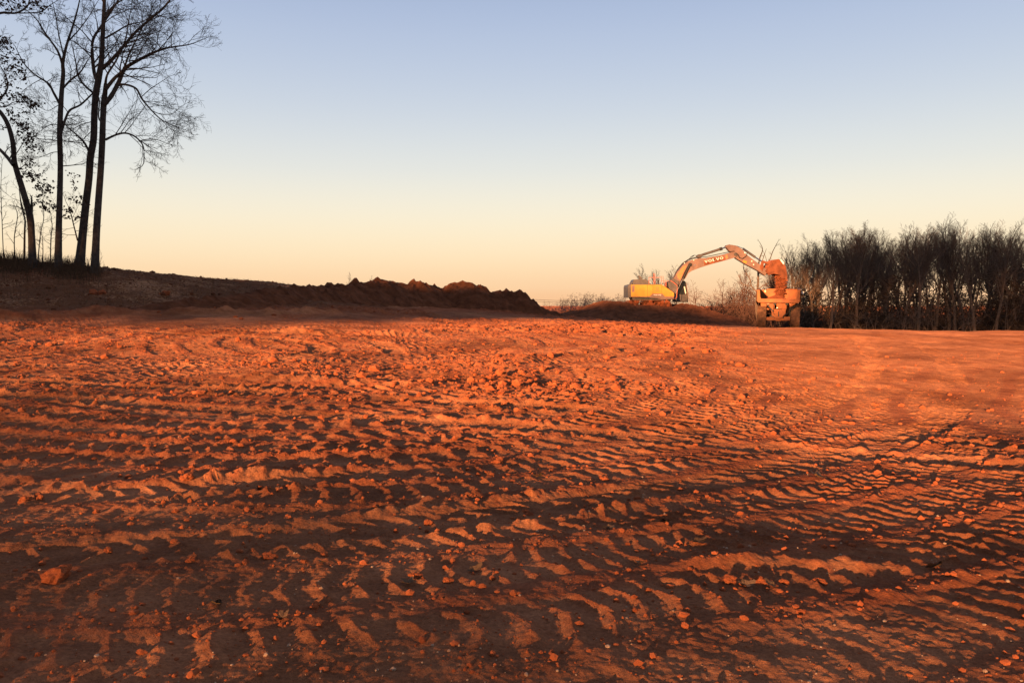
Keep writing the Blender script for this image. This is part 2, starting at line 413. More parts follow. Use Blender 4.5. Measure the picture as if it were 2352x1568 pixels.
    z = z + .07 * fbm(x * .55, y * .55, 7, 3) * sstep(9, 18, y) * (1 - sstep(-3, 5, x - .3 * y))
    c5, v5 = cells(x * 21, y * 21, 3)
    z = z + .010 * fbm(x * 6, y * 6, 6, 4) + .005 * fbm(x * 24, y * 24, 1, 2) * near + .016 * np.clip(.55 - c5, 0, 1) * v5 * v5 * near * sstep(-.2, .3, fbm(x * 1.3, y * 1.3, 2, 2))
    comp = np.clip(cl * lod + .75 * calm + .25 * sstep(-.1, .5, fbm(x * .4, y * .4, 6, 3)) - torn * .5, 0, 1)
    # hill at the left: clumpy grown-over soil
    z = z + (.20 * fbm(x * .13 + 4, y * .16, 1, 3) + .05 * fbm(x * .6, y * .6, 2, 3)) * sstep(20, 32, y) * sstep(-2, 6, x - .25 * y)
    return z, comp

# ridges pushed up by the blade: (picture polyline, distance, height, half width)
BERMS = [([(-40, 735, 29), (120, 727, 30.5), (330, 722, 32), (560, 716, 34.5), (760, 712, 38)], .34, .55),
         ([(1180, 838, 19.2), (1310, 808, 21.5), (1400, 800, 22.6)], .16, .30),
         ([(1560, 1392, 4.5), (1760, 1375, 4.62), (1990, 1392, 4.5)], .045, .10),
         ([(560, 880, 15.5), (800, 885, 15.2), (960, 900, 14.6)], .12, .28),
         ([(-30, 1110, 7.3), (200, 1150, 6.7), (420, 1120, 7.1), (640, 1105, 7.4)], .05, .16),
         ([(640, 760, 27), (900, 765, 27.5), (1160, 752, 31)], .16, .4)]
def berm_z(x, y):
    z = np.zeros_like(x)
    for pts, h, w in BERMS:
        P = [at(px, py, d) for px, py, d in pts]
        best = np.full(x.shape, 1e9)
        for a, b in zip(P[:-1], P[1:]):
            vx, vy = b.x - a.x, b.y - a.y
            t = np.clip(((x - a.x) * vx + (y - a.y) * vy) / (vx * vx + vy * vy), 0, 1)
            best = np.minimum(best, np.hypot(x - a.x - t * vx, y - a.y - t * vy))
        k = np.exp(-(best / w) ** 2)
        m = k > .01
        n = np.zeros_like(x)
        n[m] = .65 + .7 * fbm(x[m] * 2.2 / max(w * 3, .4), y[m] * 2.2 / max(w * 3, .4), 3, 4)
        z = z + h * k * n
    return z
def full_z(x, y):
    dz, comp = detail_z(x, y)
    d = np.hypot(x, y)
    hill = sstep(.95, 1.5, base_z(x, y)) * (x < 0)
    z = base_z(x, y) + dz * (1 - .55 * hill) + berm_z(x, y) + hill * (.12 * fbm(x * .9, y * .9, 2, 4) + .10 * fbm(x * 3.3, y * 3.3, 5, 4))
    return z, comp * (1 - hill) - hill
def gz(x, y):
    return float(full_z(np.array([float(x)]), np.array([float(y)]))[0][0])

th = np.concatenate([np.linspace(-math.pi, -R(38), 46)[:-1], np.linspace(-R(38), R(38), 860), np.linspace(R(38), math.pi, 46)[1:]])
rr = np.concatenate([[0.02, .5, 1.0, 1.5, 1.9], np.geomspace(2.4, 76, 820), np.geomspace(80, 6000, 46)])
TH, RR = np.meshgrid(th, rr)
GX, GY = RR * np.sin(TH), RR * np.cos(TH)
GZ = np.zeros_like(GX); GC = np.zeros_like(GX)
for i in range(0, len(rr), 100):
    GZ[i:i + 100], GC[i:i + 100] = full_z(GX[i:i + 100], GY[i:i + 100])
nr, nt = GX.shape
idx = np.arange(nr * nt).reshape(nr, nt)
F = np.stack([idx[:-1, :-1], idx[:-1, 1:], idx[1:, 1:], idx[1:, :-1]], -1).reshape(-1, 4)[:, ::-1]
gme = np_mesh('ground', np.stack([GX, GY, GZ], -1).reshape(-1, 3), F, smooth=False)
at_ = gme.attributes.new('compact', 'FLOAT', 'POINT'); at_.data.foreach_set('value', GC.ravel().astype(np.float32))
ground = tag(link('ground', gme, M['soil']), kind='structure')
ground['label'] = 'red clay building ground churned by tyre tracks'

# ------------------------------------------------------------------ unseen wood added behind the viewpoint, crowns shaped to shade parts of the place
def leaf_quads(C, size, rg, asp=.6):
    """random square leaves round the centres C"""
    n = len(C)
    a = rg.normal(size=(n, 3)); a /= np.linalg.norm(a, axis=1)[:, None]
    b = np.cross(a, rg.normal(size=(n, 3))); b /= np.linalg.norm(b, axis=1)[:, None]
    s = (size * (.6 + .8 * rg.random(n)))[:, None]
    V = np.stack([C - a * s - b * s * asp, C + a * s - b * s * asp, C + a * s * .8 + b * s * asp, C - a * s * .8 + b * s * asp], 1).reshape(-1, 3)
    return V, np.arange(len(V)).reshape(-1, 4)
def tubes(lines, sides=3):
    Vs, Fs, off = [], [], 0
    ang = np.linspace(0, 2 * math.pi, sides, endpoint=False)
    ca, sa = np.cos(ang)[None, :, None], np.sin(ang)[None, :, None]
    for P, r in lines:
        P = np.asarray(P, float); r = np.asarray(r, float); k = len(P)
        T = np.gradient(P, axis=0); T /= (np.linalg.norm(T, axis=1)[:, None] + 1e-9)
        ref = np.array([0, 0, 1.0]) if abs(T[0, 2]) < .85 else np.array([1.0, .2, 0])
        A = np.cross(T, ref); A /= (np.linalg.norm(A, axis=1)[:, None] + 1e-9)
        B = np.cross(T, A)
        V = P[:, None, :] + r[:, None, None] * (A[:, None, :] * ca + B[:, None, :] * sa)
        Vs.append(V.reshape(-1, 3))
        i = np.arange(k * sides).reshape(k, sides) + off
        j = np.roll(i, -1, axis=1)
        Fs.append(np.stack([i[:-1], j[:-1], j[1:], i[1:]], -1).reshape(-1, 4))
        off += k * sides
    return np.concatenate(Vs), np.concatenate(Fs)
sa_, ca_ = math.sin(SUN_AZ), math.cos(SUN_AZ)
def uw(u, w): return u * ca_ + w * sa_, -u * sa_ + w * ca_
wr = np.random.default_rng(21)
CEN, TR = [], []
def crown(u, w, z0, z1, rad, dens=2.4):
    x, y = uw(u, w)
    n = int(dens * 4 * rad * (z1 - z0))
    a_, q_ = wr.random(n) * 6.283, wr.random(n) ** .5 * rad; h_ = wr.random(n)
    q_ = q_ * np.where(h_ > .85, 1 - (h_ - .85) * 3, 1)
    p = np.stack([q_ * np.cos(a_), q_ * np.sin(a_), z0 + h_ * (z1 - z0)], 1)
    p[:, 0] += x; p[:, 1] += y
    CEN.append(p)
    if len(CEN) % 5 == 0: TR.append((np.array([[x, y, -.3], [x + .1, y, z0 * .5], [x, y, z0 + .6 * (z1 - z0)]]), np.array([.055, .05, .03])))
WD = 38.0                                                   # the wood stands this far behind
def ray_h(x, y, z): return z + (x * sa_ + y * ca_ + WD) * math.tan(SUN_EL)       # height, at the wood, of the sunbeam to a point
b0, b1 = ray_h(-2, 55, .9), ray_h(14, 65, .2)
lowl = ray_h(-13.5, 25, .5)
for u in np.arange(-34, -7.5, 1.2):                        # added crown band, shaped to shade bank, mound and truck wheels
    top = np.interp(u, [-34, -29, -20, -13, -7], [ray_h(-5, 57, 2.5), ray_h(-4, 57, 2.5), ray_h(11, 70, 1.75), ray_h(19, 68, .6), ray_h(23, 69, .05)]) + .1
    bot = np.interp(u, [-30, -24, -21, -18, -8], [lowl, lowl + .2, lowl + 1.1, b0 - .25, b1 - .8]) + (abs(wr.normal()) * .7 if u < -20 else 0)
    crown(u, -WD + wr.normal() * 1.2, bot, top + wr.normal() * .1, 1.35, 10)
hb = ray_h(45, 95, -2.8)
for u in np.arange(-5.6, 46, 2.2):                         # tall stand, right, placed to shade the right-hand wood
    crown(u, -WD + wr.normal() * 2.5, hb + wr.random() * .5, hb + 10, 2.2, 3.8)
    crown(u + .8, -WD - 1 + wr.normal() * 2.5, hb + 7 + wr.random(), hb + 20 + wr.normal(), 2.4, 3.8)
for u in (-12.0, -10.5, -9.0, -7.5): crown(u, -WD - 3, ray_h(24, 74, 7.5), hb + 20, 2.3, 5)
hl = ray_h(-20, 38, 1.6)
for u in np.arange(-66, -32.8, 2.2):                       # tall stand, left, placed to shade the left trees and slope
    g0 = ray_h(-18, 58, 3.2); gap = .38 if -44 < u < -34.5 else .0            # a gap lets a strip of light onto the hill crest
    crown(u, -WD + wr.normal() * 2.5, lowl - .5 + wr.random() * 1.6, g0 - gap, 2.4, 8)
    crown(u, -WD + wr.normal() * 2.5, g0 + gap * .6, hl + 11, 2.4, 4.5)
    crown(u + .8, -WD - 1 + wr.normal() * 2.5, hl + 7 + wr.random(), hl + 25 + wr.normal(), 2.4, 3.8)
for u in np.arange(-20, 12, 1.1):                          # low shrubs added to dim the near ground
    crown(u, -WD + 2 + wr.normal() * .6, .1, np.interp(u, [-20, -16, -10, -4, 12], [4.45, 4.12, 3.85, 3.62, 3.58]) + wr.normal() * .1, 1.2, 8)
CEN = np.concatenate(CEN)
V1, F1 = leaf_quads(CEN, .42, wr)
V2, F2 = tubes(TR, 5)
wood_me = np_mesh('shade_wood', np.concatenate([V1, V2]), np.concatenate([F1, F2 + len(V1)]))
tag(link('shade_wood', wood_me, M['pine']), 'unseen evergreen wood added behind the viewpoint, shaped to cast shade', 'wood', kind='stuff')

# ------------------------------------------------------------------ dirt banks
def patch_mesh(name, x0, x1, y0, y1, step, hfun, mat, label, cat):
    xs, ys = np.arange(x0, x1 + step, step), np.arange(y0, y1 + step, step)
    X, Y = np.meshgrid(xs, ys)
    H = hfun(X, Y)                                     # height above the ground there, negative outside
    Z = base_z(X, Y) + H
    ny, nx = X.shape
    i = np.arange(nx * ny).reshape(ny, nx)
    Fq = np.stack([i[:-1, :-1], i[:-1, 1:], i[1:, 1:], i[1:, :-1]], -1).reshape(-1, 4)
    keep = (H.ravel()[Fq] > -.34).any(axis=1)
    Fq = Fq[keep]
    used = np.unique(Fq); mp = np.full(nx * ny, -1); mp[used] = np.arange(len(used))
    org = Vector((float(X.mean()), float(Y.mean()), 0)); org.z = float(base_z(np.array([org.x]), np.array([org.y]))[0])
    Vv = np.stack([X, Y, Z], -1).reshape(-1, 3)[used] - np.array(org)
    o = link(name, np_mesh(name, Vv, mp[Fq], smooth=False), mat, loc=org)
    return tag(o, label, cat)
SPINE = [(285, 699, 33.0), (330, 692, 33.6), (390, 682, 34.6), (454, 675, 36), (520, 671, 37.6), (571, 665, 39.2), (622, 656, 41.5), (690, 654, 45), (756, 645, 48.5), (830, 645, 51.5), (869, 639, 53), (930, 647, 55),
         (977, 641, 56.2), (1010, 654, 57), (1040, 649, 57.3), (1081, 641, 57.6), (1131, 662, 58), (1168, 668, 58), (1205, 677, 58), (1239, 695, 58), (1268, 710, 58), (1290, 716, 58)]
SP = [at(*p) for p in SPINE]
def bank_h(X, Y):
    H = np.full(X.shape, -.6)
    best = np.full(X.shape, 1e9); top = np.zeros(X.shape)
    for a, b in zip(SP[:-1], SP[1:]):
        vx, vy = b.x - a.x, b.y - a.y
        t = np.clip(((X - a.x) * vx + (Y - a.y) * vy) / (vx * vx + vy * vy), 0, 1)
        d = np.hypot(X - a.x - t * vx, Y - a.y - t * vy)
        m = d < best
        best = np.where(m, d, best); top = np.where(m, a.z + (b.z - a.z) * t, top)
    g = base_z(X, Y)
    h = np.maximum(top - g, .12)
    w = 1.2 * h + .5
    c, v = cells(X * 1.5, Y * 1.5, 3); c2, v2 = cells(X * 3.4, Y * 3.4, 5)
    c0, v0 = cells(X * .75 + .5 * fbm(X * .6, Y * .6, 1, 2), Y * .75 + .5 * fbm(X * .6, Y * .6, 3, 2), 6)
    lum = (.36 * np.clip(.7 - c0, 0, 1) * v0 * v0 + .42 * np.clip(.75 - c, 0, 1) * v + .26 * np.clip(.7 - c2, 0, 1) * v2) * np.clip(h, .3, 1.1)
    H = h * (1 - (best / w) ** 1.25) - .20 + (lum - .05) * np.clip(1.3 - best / w, 0, 1) + .26 * fbm(X * .8, Y * .8, 4, 5, .6) * np.clip(h, .2, 1) + .07 * fbm(X * 5, Y * 5, 1, 2)
    return H
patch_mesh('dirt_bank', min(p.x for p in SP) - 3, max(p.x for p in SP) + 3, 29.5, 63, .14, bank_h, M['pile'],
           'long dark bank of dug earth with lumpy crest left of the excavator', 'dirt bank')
def mound_h(X, Y):
    top = np.interp(X, [4.2, 6.2, 7.4, 8.7, 9.8, 11, 14.5, 15.7, 17.3, 19.5, 21.5, 23], [.3, .7, 1.1, 1.5, 1.45, 1.15, 1.05, 1.25, .8, .1, -.75, -1.3])
    g = base_z(X, Y)
    lip = 70.9 + .5 * fbm(X * .5, X * 0 + 3, 2, 2) + np.interp(X, [5, 9, 16, 20], [.8, 0, 0, -1.5])
    fall = np.where(Y < lip, np.clip((lip - Y) / 6.2, 0, 3), np.clip((Y - 79) / 4.0, 0, 3))
    z = top + (g - .35 - top) * (1 - np.exp(-2.2 * fall ** 1.15)) * 1.12
    c, v = cells(X * 2.0, Y * 2.0, 2)
    z = z + .20 * np.clip(.7 - c, 0, 1) * v + .13 * fbm(X * 1.1, Y * 1.1, 6, 4) + .04 * fbm(X * 6, Y * 6, 2, 2)
    return z - g
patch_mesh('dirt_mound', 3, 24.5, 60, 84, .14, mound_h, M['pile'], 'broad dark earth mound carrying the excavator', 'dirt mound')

# ------------------------------------------------------------------ clods and stones
def ico(sub, seed, rough=.28, flat=.75):
    bm = bmesh.new(); bmesh.ops.create_icosphere(bm, subdivisions=sub, radius=1)
    o = Vector((seed * 7.1, seed * 3.3, 1.7))
    for v in bm.verts:
        n = mnoise.fractal(v.co * 1.1 + o, 1, 2, 3) * rough * 1.6 + mnoise.noise(v.co * 3.1 + o) * rough * .5
        v.co = v.co * (1 + n); v.co.z *= flat
    return bm
def ico_mesh(name, sub, seed, **k):
    bm = ico(sub, seed, **k); me = bpy.data.meshes.new(name); bm.to_mesh(me); bm.free(); return me
def scatter(name, pts, sizes, mat, label, cat=None, nvar=6, sub=1, rough=.3, flat=.8):
    vars_ = []
    for k in range(nvar):
        bm = ico(sub, k + 1, rough=rough, flat=flat)
        vars_.append((np.array([v.co[:] for v in bm.verts]), np.array([[v.index for v in f.verts] for f in bm.faces]))); bm.free()
    Vs, Fs, off = [], [], 0
    for (x, y, z), s in zip(pts, sizes):
        V, Fq = vars_[random.randrange(nvar)]
        a = random.random() * 6.28; c, sn = math.cos(a), math.sin(a)
        sc = s * np.array([random.uniform(.7, 1.3), random.uniform(.7, 1.3), random.uniform(.7, 1.1)])
        W = V * sc
        W = np.stack([W[:, 0] * c - W[:, 1] * sn, W[:, 0] * sn + W[:, 1] * c, W[:, 2]], 1) + np.array([x, y, z + s * .3])
        Vs.append(W); Fs.append(Fq + off); off += len(V)
    o = link(name, np_mesh(name, np.concatenate(Vs), np.concatenate(Fs)), mat)
    return tag(o, label, cat, kind='stuff')
cr_ = np.random.default_rng(5)
def ground_pts(n, r0, r1, half=36):
    r = np.exp(cr_.uniform(math.log(r0), math.log(r1), n)); t = cr_.uniform(-R(half), R(half), n)
    return r * np.sin(t), r * np.cos(t)
def berm_weight(x, y):
    _, _, b, _ = ring_family(x, y, (-4.0, 16.5), .80, 0, width=.62)
    return b
# crumbs, mostly along the lane edges and torn areas
x, y = ground_pts(26000, 3.0, 30)
wgt = .12 + .55 * berm_weight(x, y) * (fbm(x * .5, y * .5, 5, 2) > -.1) + .35 * (fbm(x * .9, y * .9, 3, 3) > .22)
k = cr_.random(len(x)) < wgt * .62
x, y = x[k], y[k]
z = full_z(x, y)[0]
sz = np.clip(.005 + .008 * cr_.pareto(2.4, len(x)), .005, .030) * np.clip(np.hypot(x, y) / 7, .7, 1.8)
scatter('soil_crumbs', np.stack([x, y, z], 1), sz, M['clod'], 'crumbs of red clay strewn over the tyre tracks', 'soil')
x, y = ground_pts(2400, 2.9, 13)
k = cr_.random(len(x)) < .25 + .6 * (fbm(x * .8, y * .8, 6, 2) > .05)
x, y = x[k], y[k]
z = full_z(x, y)[0]
scatter('pebbles', np.stack([x, y, z], 1), np.clip(.0026 + .003 * cr_.pareto(2.4, len(x)), .0026, .012), M['pebble'], 'tiny pale pebbles scattered on the red soil', 'pebbles')
# lumps on the far bank and on the torn ground
x, y = ground_pts(15000, 13, 58)
t_ = fbm(x * .13 + 7, y * .16 + 2, 3, 3)
k = (x - .30 * y < -2 + 4 * cr_.random(len(x)) ** 3) & (base_z(x, y) < 1.3) & (cr_.random(len(x)) < .16 + .8 * (t_ > .1))
x, y = x[k], y[k]; z = full_z(x, y)[0]
scatter('torn_clods', np.stack([x, y, z], 1), np.clip(.016 + .018 * cr_.pareto(2.7, len(x)), .016, .11), M['clod'], 'torn red clods lying over the far half of the ground', 'soil', sub=1)

x, y = ground_pts(9000, 30, 60); k = (base_z(x, y) > 1.3) & (x < -8); x, y = x[k], y[k]
scatter('slope_clods', np.stack([x, y, full_z(x, y)[0]], 1), np.clip(.02 + .02 * cr_.pareto(2.3, len(x)), .02, .14), M['pile'], 'brown clods and lumps strewn over the slope at left', 'soil')
CLODS = [ico_mesh('clod_shape', 3, 40 + k, rough=.34, flat=.72) for k in range(6)]
def clod(px, py, Y, rad, label, group=None, k=None, cat='clod', name='dirt_clod', sink=.3):
    p = at(px, py, Y)
    me = CLODS[random.randrange(6) if k is None else k]
    o = link(name, me, M['clod']); z = gz(p.x, p.y)
    o.location = (p.x, p.y, z + rad * sink); o.scale = (rad * random.uniform(.85, 1.2), rad * random.uniform(.8, 1.1), rad * random.uniform(.8, 1.0))
    o.rotation_euler = (random.uniform(-.3, .3), random.uniform(-.3, .3), random.random() * 6.28)
    return tag(o, label, cat, group)
def gd(py):                                       # forward distance of level ground at a picture row
    v = -(py - CY) / FPX
    return EYE / ((math.sin(PITCH) - v * math.cos(PITCH)) / (math.cos(PITCH) + v * math.sin(PITCH)))
clod(132, 1392, gd(1400), .062, 'round red clod alone in the dark track at lower left', k=0)
clod(216, 700, 36.5, .20, 'left of two rounded clods in front of the dark bank tip', k=1)
clod(236, 701, 36.4, .19, 'right of two rounded clods in front of the dark bank tip', k=2)
clod(378, 700, 38.0, .22, 'lone pale clod lit at the foot of the dark bank', k=3)
for px, py, r in [(1676, 1400, .030), (1745, 1396, .034), (1800, 1398, .026), (1880, 1402, .03), (1705, 1404, .02)]:
    clod(px, py, gd(py), r, 'orange clod in the crumbled ridge at lower right', 'clods of the crumbled ridge')
for px, py, r in [(440, 1345, .03), (620, 1335, .035), (565, 1355, .022), (745, 1330, .03), (700, 1352, .02), (250, 1315, .025), (955, 1390, .03), (1030, 1400, .028)]:
    clod(px, py, gd(py), r, 'small red clod on a tread ridge near the bottom edge', 'clods on the near tread ridges')
for px, py, r in [(985, 1230, .035), (1210, 1198, .04), (1390, 1105, .04), (1145, 1060, .05), (430, 1120, .05), (60, 1170, .05), (90, 1165, .04), (600, 1130, .04), (1850, 1010, .05), (1700, 840, .1), (1560, 845, .1)]:
    clod(px, py, gd(py), r, 'red clod on the churned ground of the middle distance', 'clods of the middle ground')

# fallen leaves
def leaf_mesh(seed):
    rg = random.Random(seed)
    n = 22; ring = []
    for i in range(n):
        a = 2 * math.pi * i / n
        r = (.55 + .45 * abs(math.cos(2.5 * a))) * (1 - .25 * math.cos(a)) * rg.uniform(.9, 1.1)
        xx, yy = r * math.cos(a), r * .75 * math.sin(a)
        ring.append((xx, yy, .30 * xx * xx - .12 * yy + .45 * abs(yy) * rg.uniform(.6, 1.1)))
    bm = bmesh.new(); c = bm.verts.new((0, 0, 0)); vv = [bm.verts.new(p) for p in ring]
    for i in range(n): bm.faces.new((c, vv[i], vv[(i + 1) % n]))
    r = bmesh.ops.solidify(bm, geom=bm.faces[:], thickness=.02)
    me = bpy.data.meshes.new('leaf_shape'); bm.to_mesh(me); bm.free(); return me
LEAVES = [leaf_mesh(s_) for s_ in range(4)]
for i, (px, py, r, lab) in enumerate([(1710, 1412, .05, 'curled brown leaf just above the crumbled ridge, left end'), (2140, 1362, .06, 'broad dry leaf lying at the far right of the lower tracks'),
                        (1770, 1408, .04, 'small leaf caught among the lower right clods'), (1600, 1292, .055, 'pale dry leaf on the track left of the dark hollow'), (1530, 1240, .05, 'dark curled leaf on the middle right tracks'),
                        (1880, 1105, .10, 'large pale dry leaf on the right-hand tracks'), (1400, 1250, .05, 'thin brown leaf in the middle of the near tracks'), (1470, 1352, .045, 'dead leaf beside pebbles right of the bottom centre'),
                        (1090, 1368, .05, 'flat brown leaf near the bottom centre'), (940, 1410, .06, 'long brown leaf curled over a ridge at the bottom'), (500, 1475, .05, 'flat pale leaf near the bottom left'),
                        (740, 1355, .035, 'small grey leaf between two near tread ridges'), (1240, 1100, .06, 'grey leaf in the middle of the churned ground'), (650, 1515, .04, 'pale flake of leaf at the very bottom')]):
    p = at(px, py, gd(py)); o = link('fallen_leaf', LEAVES[i % 4], M['fallen'])
    o.location = (p.x, p.y, gz(p.x, p.y) + r * .25); o.scale = (r, r, r); o.rotation_euler = (random.uniform(-.35, .35), random.uniform(-.35, .35), random.random() * 6.28)
    tag(o, lab, 'leaf')

# ------------------------------------------------------------------ trees
tr = random.Random(11)
def perp(d):
    a = Vector((tr.gauss(0, 1), tr.gauss(0, 1), tr.gauss(0, 1)))
    a -= d * a.dot(d)
    return a.normalized()
def path(p, d, length, n, wander, up):
    pts = [p.copy()]; d = d.normalized()
    for i in range(n):
        d = (d + perp(d) * wander * tr.random() + Vector((0, 0, up))).normalized()
        pts.append(pts[-1] + d * (length / n))
    return pts, d
def radii(r0, r1, n): return [r0 + (r1 - r0) * i / (n - 1) for i in range(n)]
def grow(out, p, d, length, r, lev, maxlev, cfg):
    n = (5, 4, 3, 3, 2)[min(lev, 4)]
    pts, _ = path(p, d, length, n, cfg['wander'], cfg['up'] * (1.0 if lev < 3 else .6))
    r1 = max(r * .35, cfg['rmin'] * .7)
    out.setdefault(min(lev, 3), []).append((np.array(pts), np.array(radii(r, r1, n + 1))))
    if lev >= maxlev: return
    nk = cfg['kids'][lev]
    for k in range(nk):
        f = (k + .3 + .7 * tr.random()) / nk
        f = .22 + .78 * f if lev > 0 else .3 + .7 * f
        f = min(f, .999); i = int(f * n); q = pts[i].lerp(pts[i + 1], f * n - i)
        dd = (pts[i + 1] - pts[i]).normalized()
        a = R(cfg['ang'][lev] * tr.uniform(.7, 1.3))
        nd = dd * math.cos(a) + perp(dd) * math.sin(a)
        grow(out, q, nd, length * cfg['len'][lev] * tr.uniform(.6, 1.25) * (1.15 - .5 * f), max(r * .45 * (1.2 - .5 * f), cfg['rmin']), lev + 1, maxlev, cfg)
def twigs_on(out, pts, r0, r1, cfg, step, lmin, lmax, lev=2, maxlev=4, start=.2):
    """spawn branches along a traced limb"""
    seg = [(b - a).length for a, b in zip(pts[:-1], pts[1:])]; tot = sum(seg); s = tot * start
    while s < tot:
        q = s; i = 0
        while i < len(seg) - 1 and q > seg[i]: q -= seg[i]; i += 1
        p = pts[i].lerp(pts[i + 1], min(q / max(seg[i], 1e-4), 1)); dd = (pts[i + 1] - pts[i]).normalized()
        f = s / tot; a = R(tr.uniform(30, 75)); nd = dd * math.cos(a) + perp(dd) * math.sin(a)
        grow(out, p, nd, tr.uniform(lmin, lmax) * (1.15 - .5 * f), max((r0 + (r1 - r0) * f) * .45, cfg['rmin'] * 1.5), lev, maxlev, cfg)
        s += step * tr.uniform(.5, 1.5)
    grow(out, pts[-1], pts[-1] - pts[-2], lmax * .3, max(r1, cfg['rmin'] * 2), lev, maxlev, cfg)
def tree_obj(name, loc, parts, label, cat, group=None, mats=None):
    """parts: dict part name -> list of (lines, sides)"""
    t = empty(name, loc, label, cat, group); off = np.array(loc)
    for pn, groups in parts.items():
        Vs, Fs, o_ = [], [], 0
        for lines, sides in groups:
            if not lines: continue
            V, Fq = tubes([(P - off, r) for P, r in lines], sides); Vs.append(V); Fs.append(Fq + o_); o_ += len(V)
        if Vs: link(pn, np_mesh(pn, np.concatenate(Vs), np.concatenate(Fs), smooth=True), (mats or {}).get(pn, M['bark']), t)
    return t
def smooth_line(P, R_, n=4):
    """Catmull-Rom through the traced points"""
    P = [np.array(p) for p in P]; out, rad = [], []
    for i in range(len(P) - 1):
        p0, p1, p2, p3 = P[max(i - 1, 0)], P[i], P[i + 1], P[min(i + 2, len(P) - 1)]
        for k in range(n):
            t = k / n
            out.append(.5 * ((2 * p1) + (-p0 + p2) * t + (2 * p0 - 5 * p1 + 4 * p2 - p3) * t * t + (-p0 + 3 * p1 - 3 * p2 + p3) * t ** 3))
            rad.append(R_[i] + (R_[i + 1] - R_[i]) * t)
    out.append(P[-1]); rad.append(R_[-1])
    return np.array(out), np.array(rad)

LY = 42.0
PXM = LY / FPX * S / 2.239            # metres for one unit of the traced drawing
CFG = dict(wander=.42, up=.05, kids=(8, 6, 6, 5, 0), ang=(50, 48, 45, 42, 40), len=(.5, .5, .5, .5, .5), rmin=.006)
def traced_tree(name, label, trunk, limbs, Yb, twstep=.40, leafy=None, side_depth=1.0, dens=(.9, 2.0)):
    out = {0: [], 1: [], 2: [], 3: [], 4: []}
    def tz(x, y, yy): return T2(x, y, yy)
    def lift(tr_, d0, d1):
        n = len(tr_); w1, w2 = tr.uniform(-.3, .3), tr.uniform(0, 6)
        return [T2(x, y, Yb + d0 + (d1 - d0) * i / max(n - 1, 1) + .15 * math.sin(i * 1.7 + w2)) for i, (x, y, w) in enumerate(tr_)]
    P = lift(trunk, 0, 0); rad = [w * .5 * PXM for _, _, w in trunk]
    base = Vector((P[0].x, P[0].y, float(base_z(np.array([P[0].x]), np.array([P[0].y]))[0]) - .05))
    P[0].z = min(P[0].z, base.z - .1)
    line = smooth_line(P, rad); rr_ = line[1]
    rr_[:4] *= np.array([1.35, 1.18, 1.08, 1.02])
    out[0].append(line)
    for lb in limbs:
        dep = tr.uniform(-1, 1) * side_depth * 2.2
        pts = lb['p'] if isinstance(lb, dict) else lb
        d0 = lb.get('d0', 0) if isinstance(lb, dict) else 0
        Q = lift(pts, d0, d0 + dep); rq = [w * .5 * PXM for _, _, w in pts]
        ln = smooth_line(Q, rq); out[1].append(ln)
        vv = [Vector(q) for q in ln[0]]
        twigs_on(out, vv, rq[0], rq[-1], CFG, twstep, dens[0], dens[1], 2, 4, .18)
    return out, base
def fin_tree(name, out, base, label, leaves=None, cat='tree'):
    t = tree_obj(name, base, {'trunk': [(out[0], 12), (out[1], 8)], 'crown': [(out[2], 5), (out[3], 3)]}, label, cat, mats={'trunk': M['bark'], 'crown': M['twig']})
    if leaves is not None:
        V, Fq = leaf_quads(np.array(leaves) - np.array(base), .055, wr)
        tag(link('leaves', np_mesh('leaves', V, Fq), M['leaf'], t), kind='stuff')
    return t
# right-hand tall tree
outD, bD_ = traced_tree('', '', [(528, 1485, 42), (540, 1300, 38), (553, 1100, 36), (564, 950, 34), (572, 800, 33), (576, 680, 31), (580, 590, 32), (588, 520, 26), (592, 470, 20)],
  [ [(585, 585, 26), (625, 535, 25), (665, 460, 23), (700, 385, 21), (780, 335, 17), (850, 300, 14), (905, 278, 12), (960, 265, 9), (1060, 250, 6), (1140, 220, 3)],
    [(592, 500, 22), (640, 440, 18), (690, 390, 12), (720, 310, 9), (760, 230, 7), (800, 150, 5), (840, 90, 3)],
    [(590, 480, 16), (600, 420, 11), (650, 340, 9), (700, 230, 7), (720, 120, 5), (735, 40, 3)],
    [(675, 472, 10), (720, 478, 12), (765, 500, 11), (795, 555, 10), (845, 615, 8), (900, 668, 6), (960, 700, 4), (1020, 722, 2)],
    [(592, 782, 14), (650, 755, 11), (705, 746, 10), (760, 768, 9), (800, 815, 7), (806, 870, 6), (805, 912, 5)],
    [(778, 790, 6), (830, 780, 5), (880, 783, 4), (935, 805, 2.5)],
    [(850, 620, 5), (900, 640, 4), (960, 640, 3), (1010, 600, 2)],
    [(790, 545, 5), (840, 500, 4), (900, 460, 3), (945, 430, 2)],
    [(905, 278, 6), (880, 230, 5), (900, 150, 3)], [(960, 265, 5), (960, 200, 4), (980, 110, 2)],
    [(575, 690, 8), (552, 660, 7), (556, 570, 6), (545, 520, 4)] ], LY, twstep=.25, dens=(1.0, 2.5))
fin_tree('bare_tree', outD, bD_, 'tall bare tree at the right edge of the left group, long limbs reaching right')
